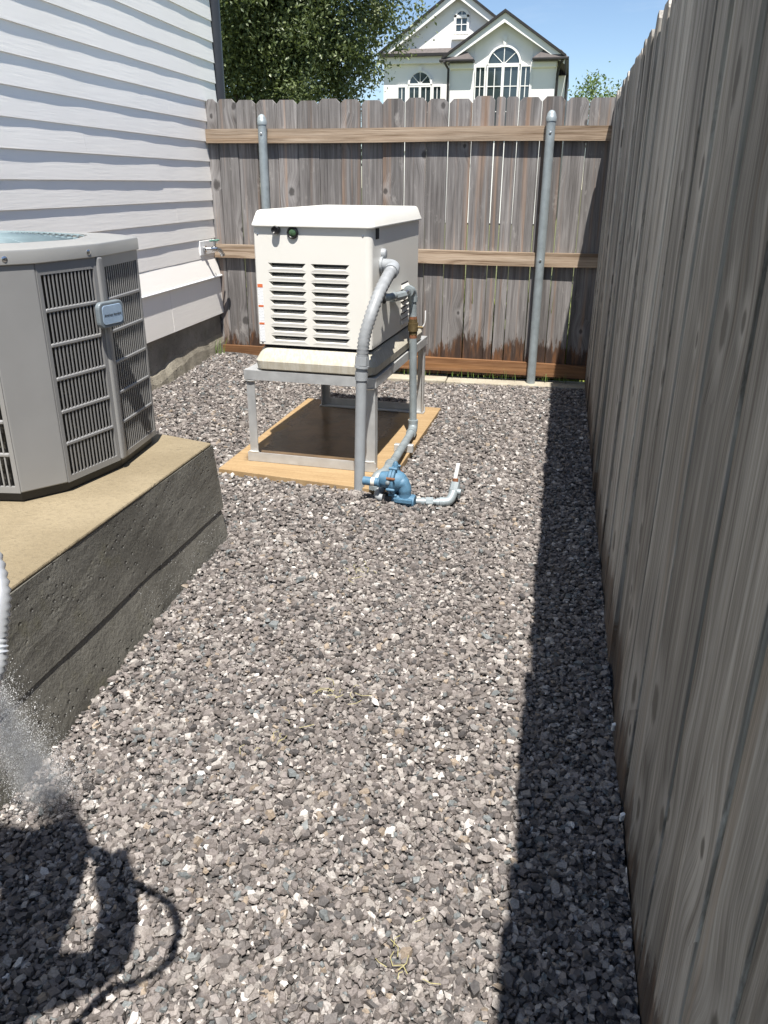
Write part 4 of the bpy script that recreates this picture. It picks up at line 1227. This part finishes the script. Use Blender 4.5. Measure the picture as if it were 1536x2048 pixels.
# short pieces either side of the regulator
sp_ = Vector((-0.53, 3.245, 0.0))
sh_ = thing("gas_shutoff", "short galvanised gas pipe with white-handled shutoff valve right of the regulator", "valve", tuple(sp_), R(4))
MB().tube([(-0.01, 0, 0.024), (0.115, 0.004, 0.026)], 0.0135, 12).build("nipple", m_galv, sh_, smooth=40)
MB().tube([(0.012, 0, 0.024), (0.028, 0, 0.024)], 0.019, 12).build("collar", m_galv, sh_, smooth=40)
MB().tube([(0.034, 0.001, 0.024), (0.066, 0.002, 0.025)], 0.0225, 8).build("union", m_galv, sh_, smooth=30)
MB().tube([(0.080, 0.003, 0.025), (0.094, 0.003, 0.025)], 0.019, 12).build("collar", m_galv, sh_, smooth=40)
e2 = MB()
e2.tube([(0.094, 0.003, 0.026), (0.115, 0.005, 0.026)], 0.0225, 14)
e2.tube(spline([(0.110, 0.005, 0.026), (0.135, 0.012, 0.030), (0.147, 0.035, 0.045), (0.152, 0.055, 0.062)], 4), 0.0205, 12)
e2.build("elbow", m_galv, sh_, smooth=45)
v2 = MB()
v2.tube([(0.151, 0.050, 0.058), (0.157, 0.085, 0.085)], 0.0225, 8)
v2.tube([(0.158, 0.085, 0.085), (0.160, 0.105, 0.098)], 0.018, 12)
vo2 = v2.build("ball_valve", m_galv, sh_, smooth=35)
MB().tube([(0.150, 0.055, 0.062), (0.185, 0.05, 0.060)], 0.014, 10).build("side_outlet", m_galv, vo2, smooth=40)
MB().tube([(0.157, 0.08, 0.09), (0.157, 0.085, 0.112)], 0.013, 8).build("valve_stem", m_rust, vo2, smooth=40)
MB().hexa([(0.146, 0.078, 0.108), (0.164, 0.078, 0.108), (0.164, 0.084, 0.108), (0.146, 0.084, 0.108)], [(0.158, 0.080, 0.185), (0.176, 0.080, 0.185), (0.176, 0.086, 0.185), (0.158, 0.086, 0.185)]).build("valve_handle", m_white, vo2, 0.003)
MB().tube([(0.160, 0.10, 0.095), (0.162, 0.135, 0.02), (0.162, 0.14, -0.05)], 0.018, 12).build("drop_pipe", m_galv, sh_, smooth=40)
il = MB()
il.tube(spline([(-0.05, -0.012, 0.024), (-0.08, -0.008, 0.026), (-0.092, 0.016, 0.034), (-0.082, 0.046, 0.05)], 4), 0.0205, 12)
il.build("inlet_elbow", m_pvc, reg, smooth=45)
MB().tube([(-0.084, 0.042, 0.048), (-0.062, 0.076, 0.070)], 0.0165, 10).build("inlet_nipple", m_black, reg, smooth=40)

# ------------------------------------------------------------------ gravel
def hull_stone(kind):
    """crushed shard: uneven polygon slab with a tilted, shrunken top face"""
    bm = bmesh.new()
    n = random.choice((4, 4, 5, 5, 6))
    el = random.uniform(0.55, 0.85); th = random.uniform(0.16, 0.30) if kind else random.uniform(0.34, 0.5)
    sh = random.uniform(0.6, 0.95); tx, ty = random.uniform(-0.2, 0.2), random.uniform(-0.2, 0.2)
    ang = sorted(random.uniform(0, 0.7) + 2 * math.pi * k / n for k in range(n))
    for a in ang:
        r_ = random.uniform(0.75, 1.1)
        x, y = r_ * math.cos(a), r_ * math.sin(a) * el
        bm.verts.new((x, y, -th * random.uniform(0.5, 1.0)))
        q = sh * random.uniform(0.85, 1.1)
        bm.verts.new((x * q + tx * 0.4, y * q + ty * 0.4, th * (1.0 + tx * x + ty * y)))
    bmesh.ops.convex_hull(bm, input=bm.verts)
    bmesh.ops.delete(bm, geom=[v for v in bm.verts if not v.link_faces], context='VERTS')
    bmesh.ops.triangulate(bm, faces=bm.faces)
    bm.verts.index_update()
    V = np.array([v.co[:] for v in bm.verts], np.float32)
    F = np.array([[v.index for v in f.verts] for f in bm.faces], np.int32)
    bm.free()
    return V, F
stones = [hull_stone(k % 4 != 0) for k in range(64)]
NS = 262000
sx_ = rng.uniform(-2.50, 0.262, NS); sy_ = rng.uniform(0.55, 5.68, NS)
# more of the budget close to the lens is not needed: keep an even layer, drop what lies under the pad, the board and the kerb
keep = ~((sx_ < -1.215) & (sy_ < 2.72)) & (rng.random(NS) < 1 - 0.42 * sstep(sy_, 2.2, 3.4))
# nothing of the strip beside the lens is in view
keep &= ~((sx_ < -0.55 - 0.62 * sy_))
bx_ = (sx_ > -1.56 + 0.0) & (sx_ < -0.70 + 0.028 * (sy_ - 3.33)) & (sy_ > 3.44 - 0.135 * (sx_ + 1.566)) & (sy_ < 4.82)
keep &= ~bx_
keep &= sy_ < (D - 0.150 + 0.0266 * sx_)
sx_, sy_ = sx_[keep], sy_[keep]
N = len(sx_)
size = np.clip(np.exp(rng.normal(math.log(0.0083), 0.40, N)), 0.0040, 0.018)
size[rng.random(N) < 0.02] *= 1.3
size *= 1 + 0.12 * sstep(sy_, 2.4, 3.6)
layer = rng.random(N)
lift = np.where(layer < 0.55, -0.005, 0.003) + rng.uniform(-0.003, 0.007, N) + size * 0.15
pz = ground_z(sx_, sy_) + lift
# heap a little against the pad
pz += 0.004 * np.exp(-((sx_ + 1.2) / 0.09) ** 2) * (sy_ < 2.9)
kind = rng.integers(0, len(stones), N)
pal = np.array([(0.060, 0.055, 0.053), (0.105, 0.094, 0.088), (0.135, 0.118, 0.108), (0.165, 0.145, 0.135), (0.20, 0.178, 0.163), (0.255, 0.232, 0.212), (0.36, 0.335, 0.31), (0.55, 0.53, 0.50), (0.13, 0.14, 0.14), (0.24, 0.195, 0.15)])
pw = np.array([0.07, 0.13, 0.17, 0.18, 0.16, 0.13, 0.065, 0.008, 0.04, 0.02]); pw /= pw.sum()
tint = pal[rng.choice(len(pal), N, p=pw)] * rng.uniform(0.8, 1.22, N)[:, None] * np.array((1.02, 1.02, 1.025))
yaw = rng.uniform(0, 2 * math.pi, N); tl_ = rng.normal(0, 0.21, N); tb_ = rng.normal(0, 0.19, N)
cy, sy2, ct_, st_, cr_, sr_ = np.cos(yaw), np.sin(yaw), np.cos(tl_), np.sin(tl_), np.cos(tb_), np.sin(tb_)
Rz = np.zeros((N, 3, 3)); Rz[:, 0, 0] = cy; Rz[:, 0, 1] = -sy2; Rz[:, 1, 0] = sy2; Rz[:, 1, 1] = cy; Rz[:, 2, 2] = 1
Ry = np.zeros((N, 3, 3)); Ry[:, 0, 0] = ct_; Ry[:, 0, 2] = st_; Ry[:, 2, 0] = -st_; Ry[:, 2, 2] = ct_; Ry[:, 1, 1] = 1
Rx = np.zeros((N, 3, 3)); Rx[:, 1, 1] = cr_; Rx[:, 1, 2] = -sr_; Rx[:, 2, 1] = sr_; Rx[:, 2, 2] = cr_; Rx[:, 0, 0] = 1
RM = Rz @ Ry @ Rx
VV = []; FF = []; TT = []; offv = 0
for k, (V, F) in enumerate(stones):
    ids = np.where(kind == k)[0]
    if not len(ids): continue
    P = np.einsum('nij,vj->nvi', RM[ids], V) * size[ids][:, None, None]
    P[:, :, 0] += sx_[ids][:, None]; P[:, :, 1] += sy_[ids][:, None]; P[:, :, 2] += pz[ids][:, None]
    P[:, :, 0] = np.minimum(P[:, :, 0], 0.2445)
    nv = len(V)
    VV.append(P.reshape(-1, 3))
    FF.append((F[None] + (np.arange(len(ids)) * nv + offv)[:, None, None]).reshape(-1, 3))
    TT.append(np.repeat(tint[ids], nv, axis=0))
    offv += nv * len(ids)
VV = np.concatenate(VV).astype(np.float32); FF = np.concatenate(FF).astype(np.int32); TT = np.concatenate(TT)
gm = bpy.data.meshes.new("gravel")
gm.vertices.add(len(VV)); gm.vertices.foreach_set("co", VV.ravel())
gm.loops.add(FF.size); gm.loops.foreach_set("vertex_index", FF.ravel())
gm.polygons.add(len(FF)); gm.polygons.foreach_set("loop_start", np.arange(0, FF.size, 3, dtype=np.int32))
gm.update(calc_edges=True); gm.shade_flat()
at = gm.attributes.new("tint", 'FLOAT_COLOR', 'POINT')
c4 = np.ones((len(VV), 4), np.float32); c4[:, :3] = TT
at.data.foreach_set("color", c4.ravel())
gm.materials.append(m_gravel)
go = bpy.data.objects.new("gravel", gm); COL.objects.link(go)
tag(go, "crushed grey-brown slate gravel covering the side yard", "gravel", kind="stuff")

# ------------------------------------------------------------------ small plants, straw, plastic clips
def blades(name, label, pts, hmin, hmax, w, mat, cat, lean=0.4, kind="stuff"):
    m = MB()
    for (x, y, z) in pts:
        h = random.uniform(hmin, hmax); a = random.uniform(0, 6.28); l = random.uniform(0.1, lean)
        dx, dy = math.cos(a), math.sin(a)
        px, py = -dy * w, dx * w
        q = [(x + px, y + py, z), (x - px, y - py, z), (x - px * .7 + dx * l * h * .4, y - py * .7 + dy * l * h * .4, z + h * .6), (x + px * .7 + dx * l * h * .4, y + py * .7 + dy * l * h * .4, z + h * .6), (x + dx * l * h, y + dy * l * h, z + h)]
        m.add(q, [(0, 1, 2, 3), (3, 2, 4)])
    return tag(m.build(name, mat), label, cat, kind=kind)
pts = [(-2.44 + random.gauss(0, 0.025), 5.55 + random.gauss(0, 0.03), 0.10) for _ in range(26)]
blades("grass_tuft", "green grass tuft in the corner of house foundation and back fence", pts, 0.06, 0.20, 0.0025, m_grass, "grass")
pts = [(random.uniform(-2.4, 0.2), bfy(-1) - 0.01 + random.uniform(-0.03, 0.05), 0.03) for _ in range(240)]
blades("grass_fringe", "thin dry and green grass under the bottom rail of the back fence", pts, 0.03, 0.09, 0.002, m_grass, "grass")
pts = [(random.uniform(-2.6, 0.4), 5.9 + random.uniform(0, 0.5), -0.16) for _ in range(3600)]
blades("grass_strip", "bright yellow-green grass growing behind the back fence", pts, 0.25, 0.95, 0.006, simple("yellow_green_grass", (0.30, 0.34, 0.08), 0.7, 0, 0.3, 20), "grass", 0.25)
def straw(cx, cy, n, spread):
    m = MB()
    for _ in range(n):
        x = cx + random.gauss(0, spread); y = cy + random.gauss(0, spread); z = float(ground_z(x, y)) + 0.022
        a = random.uniform(0, 6.28); L = random.uniform(0.015, 0.05)
        m.tube([(x, y, z), (x + L * .5 * math.cos(a), y + L * .5 * math.sin(a), z + random.uniform(0.001, 0.008)), (x + L * math.cos(a + .4), y + L * math.sin(a + .4), z)], 0.0008, 4)
    return m
for (cx, cy, n_, lb_) in ((-0.62, 2.55, 10, "few yellow straws lying on the gravel past the pad corner"), (-0.50, 1.80, 12, "thin yellow straws lying on the gravel in mid yard"), (-0.18, 1.02, 9, "thin dry straws lying on the gravel nearest the camera"), (-0.60, 1.55, 8, "pale straw bits lying on the gravel left of centre")):
    tag(straw(cx, cy, n_, 0.035).build("straw", m_straw), lb_, "straw", kind="stuff")
for (x, y, z, lb_) in ((0.238, 1.77, 0.03, "small white plastic clip at the foot of right fence, farther of two"), (0.240, 1.45, 0.028, "small white plastic clip at the foot of right fence, nearer of two")):
    t = MB().prism(rounded(0.012, 0.008, 0.003, 3), 0, 0.026)
    tag(t.build("plastic_clip", m_white, bevel=0.0015, loc=(x, y, z), rot=(0.3, -0.2, 0.5)), lb_, "clip", "white clips at the fence foot")

# ------------------------------------------------------------------ hose and water spray at the left edge
sun_xy = Vector((0.131, -0.44, 0))
def cast(gx_, gy_, h):
    """point at height h on the sun ray that meets the ground at gx, gy"""
    return Vector((gx_, gy_, 0)) + sun_xy * h + Vector((0, 0, h))
hand = cast(-0.82, 1.115, 1.25)
hz_ = thing("metal_hose", "ribbed silver metal hose looping in at the left edge above the water spray", "hose", (-0.62, 0.5, 0.9))
hpts = [cast(-0.80, 1.105, 1.21), cast(-0.765, 1.09, 1.13), cast(-0.71, 1.07, 1.06), cast(-0.654, 1.046, 1.03), cast(-0.612, 0.997, 0.99), cast(-0.604, 0.960, 0.947), cast(-0.601, 0.930, 0.912), cast(-0.636, 0.88, 0.85), cast(-0.69, 0.84, 0.77), Vector((-0.66, 0.38, 0.55)), Vector((-0.62, 0.15, 0.28)), Vector((-0.55, -0.2, 0.03)), Vector((-0.5, -0.6, 0.02))]
hp = spline([tuple(q - Vector((-0.62, 0.5, 0.9))) for q in hpts], 14)
MB().tube(hp, [0.0080 + (0.0014 if k % 2 else -0.0008) for k in range(len(hp))], 14).build("hose_tube", simple("silver_hose", (0.58, 0.60, 0.63), 0.3, 0.5), hz_, smooth=80)
S0 = np.array((-0.79, 0.67, 1.14)); S1 = np.array((-1.125, 1.335, -0.07))
nd_ = 34000
tt = rng.random(nd_) ** 0.75
ctr = S0 + (S1 - S0) * tt[:, None]
sprd = (0.004 + 0.042 * tt)[:, None]
drop = ctr + rng.normal(size=(nd_, 3)) * sprd * np.array((1, 1, 0.8))
spl = S1 + np.abs(rng.normal(size=(2600, 3))) * np.array((0.055, 0.06, 0.03)) * np.sign(rng.normal(size=(2600, 3)) * np.array((1, 1, 0)) + np.array((0, 0, 9)))
far = np.stack([rng.uniform(-1.235, -1.14, 900), rng.uniform(2.0, 2.7, 900), np.abs(rng.normal(0.05, 0.07, 900))], 1)
drop = np.concatenate([drop, spl, far])
drop = drop[(drop[:, 0] > -1.235) & (drop[:, 2] > -0.10)]
rad = np.clip(np.exp(rng.normal(math.log(0.00045), 0.42, len(drop))), 0.0002, 0.0016)
oc = np.array([(1, 0, -0.5), (-0.5, 0.87, -0.5), (-0.5, -0.87, -0.5), (0, 0, 1.2)])
of = np.array([(0, 1, 3), (1, 2, 3), (2, 0, 3), (0, 2, 1)])
DV = (oc[None] * rad[:, None, None] + drop[:, None, :]).reshape(-1, 3).astype(np.float32)
DF = (of[None] + (np.arange(len(drop)) * 4)[:, None, None]).reshape(-1, 3).astype(np.int32)
dm = bpy.data.meshes.new("water_spray")
dm.vertices.add(len(DV)); dm.vertices.foreach_set("co", DV.ravel())
dm.loops.add(DF.size); dm.loops.foreach_set("vertex_index", DF.ravel())
dm.polygons.add(len(DF)); dm.polygons.foreach_set("loop_start", np.arange(0, DF.size, 3, dtype=np.int32))
dm.update(calc_edges=True); dm.shade_smooth()
wt_ = NT("water_droplets")
dm.materials.append(wt_.fin((0.93, 0.94, 0.95), 0.3, 0.0, 0.8))
mv = MB()
ax_ = Vector(S1) - Vector(S0)
mv.tube([tuple(Vector(S0) + ax_ * f_) for f_ in (0.02, 0.3, 0.65, 0.95, 1.04)], [0.010, 0.035, 0.065, 0.085, 0.085], 20)
mist = mv.build("water_mist", None)
mt_ = NT("water_mist_volume")
mt_.t.nodes.remove(mt_.b)
pvn = mt_.n("VolumePrincipled")
pvn.inputs["Color"].default_value = (0.97, 0.97, 0.97, 1)
nn = mt_.noise(mt_.vmath('MULTIPLY', mt_.pos(), (1.0, 1.0, 0.55)), 22.0, 4, 0.65)
dirn = ax_.normalized()
rel = mt_.vmath('SUBTRACT', mt_.pos(), tuple(S0))
def vdot(a, b):
    nd = mt_.n("VectorMath", operation='DOT_PRODUCT'); mt_.set(nd.inputs[0], a); mt_.set(nd.inputs[1], b); return nd.outputs["Value"]
al = vdot(rel, tuple(dirn))
r2 = mt_.math('SUBTRACT', vdot(rel, rel), mt_.math('MULTIPLY', al, al))
rr_ = mt_.math('DIVIDE', mt_.math('SQRT', mt_.math('MAXIMUM', r2, 0.0)), mt_.math('ADD', 0.008, mt_.math('MULTIPLY', al, 0.052)))
mt_.set(pvn.inputs["Density"], mt_.math('MULTIPLY', mt_.smooth(nn, 0.36, 0.70, 0.0, 11.0), mt_.smooth(rr_, 0.95, 0.1)))
mt_.t.links.new(pvn.outputs[0], mt_.out.inputs["Volume"])
mist.data.materials.append(mt_.m)
tag(mist, "soft white mist of the water spray beside the concrete pad", "mist", kind="stuff")
do = bpy.data.objects.new("water_spray", dm); COL.objects.link(do)
tag(do, "fine water spray hitting the gravel beside the concrete pad at left", "water spray", kind="stuff")

# ------------------------------------------------------------------ the person holding the hose, standing left of the view
pm = bpy.data.meshes.new("person")
head = cast(-1.005, 1.105, 1.60)
base_xy = Vector((head.x - 0.01, head.y - 0.02, 0))
hand = cast(-0.82, 1.115, 1.25); wrist = cast(-0.775, 1.06, 1.22); elbow = cast(-0.705, 0.90, 1.14)
def B(x, y, z): return Vector((base_xy.x + x, base_xy.y + y, z))
J = {
 'pelvis': (B(0.03, -0.02, 0.90), 0.13), 'waist': (B(0.03, -0.02, 1.05), 0.125), 'chest': (B(0.02, -0.01, 1.24), 0.135), 'neckb': (B(0.01, 0.0, 1.40), 0.075), 'neck': (B(0.0, 0.01, 1.47), 0.058),
 'headm': (head + Vector((0, 0, -0.03)), 0.095), 'headt': (head + Vector((0, 0, 0.05)), 0.085),
 'shr': (B(0.03, -0.19, 1.35), 0.072), 'elr': (elbow, 0.055), 'wrr': (wrist, 0.042), 'har': (hand, 0.036),
 'shl': (B(0.01, 0.17, 1.35), 0.070), 'ell': (B(-0.10, 0.22, 1.10), 0.048), 'wrl': (B(-0.30, 0.16, 1.02), 0.030), 'hal': (B(-0.37, 0.13, 1.02), 0.028),
 'hpr': (B(0.03, -0.11, 0.86), 0.090), 'knr': (B(0.01, -0.12, 0.47), 0.060), 'anr': (B(0.04, -0.12, 0.06), 0.042), 'tor': (B(-0.12, -0.13, 0.015), 0.036),
 'hpl': (B(0.03, 0.07, 0.86), 0.090), 'knl': (B(0.01, 0.08, 0.47), 0.060), 'anl': (B(0.04, 0.08, 0.06), 0.042), 'tol': (B(-0.12, 0.09, 0.015), 0.036)}
E_ = [('pelvis', 'waist'), ('waist', 'chest'), ('chest', 'neckb'), ('neckb', 'neck'), ('neck', 'headm'), ('headm', 'headt'), ('chest', 'shr'), ('shr', 'elr'), ('elr', 'wrr'), ('wrr', 'har'),
      ('chest', 'shl'), ('shl', 'ell'), ('ell', 'wrl'), ('wrl', 'hal'), ('pelvis', 'hpr'), ('hpr', 'knr'), ('knr', 'anr'), ('anr', 'tor'), ('pelvis', 'hpl'), ('hpl', 'knl'), ('knl', 'anl'), ('anl', 'tol')]
for sd, hn in (('r', 'har'), ('l', 'hal')):
    hv = J[hn][0]; dirv = (hv - J['wr' + sd][0]).normalized()
    sidev = dirv.cross(Vector((0, 0, 1))).normalized()
    dn = sidev.cross(dirv)
    for k in range(4):
        q = hv + sidev * (0.027 - 0.018 * k) + dirv * (0.045 - 0.006 * abs(k - 1.3))
        J['f%s%d' % (sd, k)] = (q, 0.0095); J['g%s%d' % (sd, k)] = (q + dirv * 0.012 + dn * 0.035, 0.0085)
        E_ += [(hn, 'f%s%d' % (sd, k)), ('f%s%d' % (sd, k), 'g%s%d' % (sd, k))]
    q = J['wr' + sd][0].lerp(hv, 0.75) - sidev * 0.04
    J['t' + sd] = (q + dirv * 0.02, 0.0105); J['u' + sd] = (q + dirv * 0.05 + dn * 0.02, 0.009)
    E_ += [(hn, 't' + sd), ('t' + sd, 'u' + sd)]
keys = list(J)
pm.from_pydata([tuple(J[k][0]) for k in keys], [(keys.index(a), keys.index(b)) for a, b in E_], [])
po = bpy.data.objects.new("person", pm); COL.objects.link(po)
sk = po.modifiers.new("skin", 'SKIN'); sk.use_smooth_shade = True
sv = pm.skin_vertices[0].data
for i_, k in enumerate(keys):
    sv[i_].radius = (J[k][1], J[k][1] * (0.78 if k in ('chest', 'waist', 'pelvis') else 1.0))
    sv[i_].use_root = (k == 'pelvis')
ss = po.modifiers.new("sub", 'SUBSURF'); ss.levels = 2; ss.render_levels = 2
dg = bpy.context.evaluated_depsgraph_get()
bm2 = bpy.data.meshes.new_from_object(po.evaluated_get(dg))
po.modifiers.clear(); po.data = bm2
bm2.materials.clear()
for mm in (simple("navy_shirt", (0.03, 0.04, 0.08), 0.85), simple("denim_trousers", (0.05, 0.06, 0.09), 0.85), simple("skin", (0.48, 0.30, 0.22), 0.5), simple("brown_boots", (0.06, 0.04, 0.03), 0.6)):
    bm2.materials.append(mm)
for p_ in bm2.polygons:
    c_ = p_.center
    dxy = (Vector((c_.x, c_.y)) - Vector((base_xy.x, base_xy.y))).length
    p_.material_index = 3 if c_.z < 0.10 else (1 if c_.z < 0.93 and dxy < 0.26 else (2 if (c_.z > 1.41 and dxy < 0.3) or (c_ - hand).length < 0.13 or (c_ - J['hal'][0]).length < 0.13 else 0))
tag(po, "person in dark clothes standing beside the pad, seen by the shadow on the gravel", "person")
cap = MB()
hc = head + Vector((0, 0, 0.03))
cap.add([tuple(hc + Vector((0.098 * math.cos(a) * math.cos(b), 0.108 * math.sin(a) * math.cos(b), 0.02 + 0.105 * math.sin(b)))) for b in (0, 0.4, 0.8, 1.2, 1.5) for a in [2 * math.pi * k / 16 for k in range(16)]],
        [(j * 16 + i_, j * 16 + (i_ + 1) % 16, (j + 1) * 16 + (i_ + 1) % 16, (j + 1) * 16 + i_) for j in range(4) for i_ in range(16)] + [tuple(64 + k for k in range(16))])
cap.box(hc.x - 0.175, hc.x - 0.08, hc.y - 0.07, hc.y + 0.07, hc.z + 0.018, hc.z + 0.024)
cap.build("cap", simple("dark_cap", (0.03, 0.03, 0.035), 0.8), po, smooth=60)
hw_ = thing("spray_gun", "black hose spray gun in the hand, seen by its shadow", "spray gun", tuple(hand))
nzl = Vector((-0.79, 0.67, 1.14))
MB().tube([tuple(cast(-0.795, 1.10, 1.20) - hand), tuple(cast(-0.82, 1.12, 1.25) - hand), tuple(cast(-0.85, 1.13, 1.26) - hand)], [0.014, 0.020, 0.022], 12).build("grip", m_black, hw_, smooth=60)
MB().tube([tuple(cast(-0.84, 1.13, 1.262) - hand), tuple((nzl - hand) * 0.6 + Vector((0, 0, 0.01))), tuple(nzl - hand)], [0.022, 0.018, 0.011], 12).build("nozzle", m_black, hw_, smooth=60)
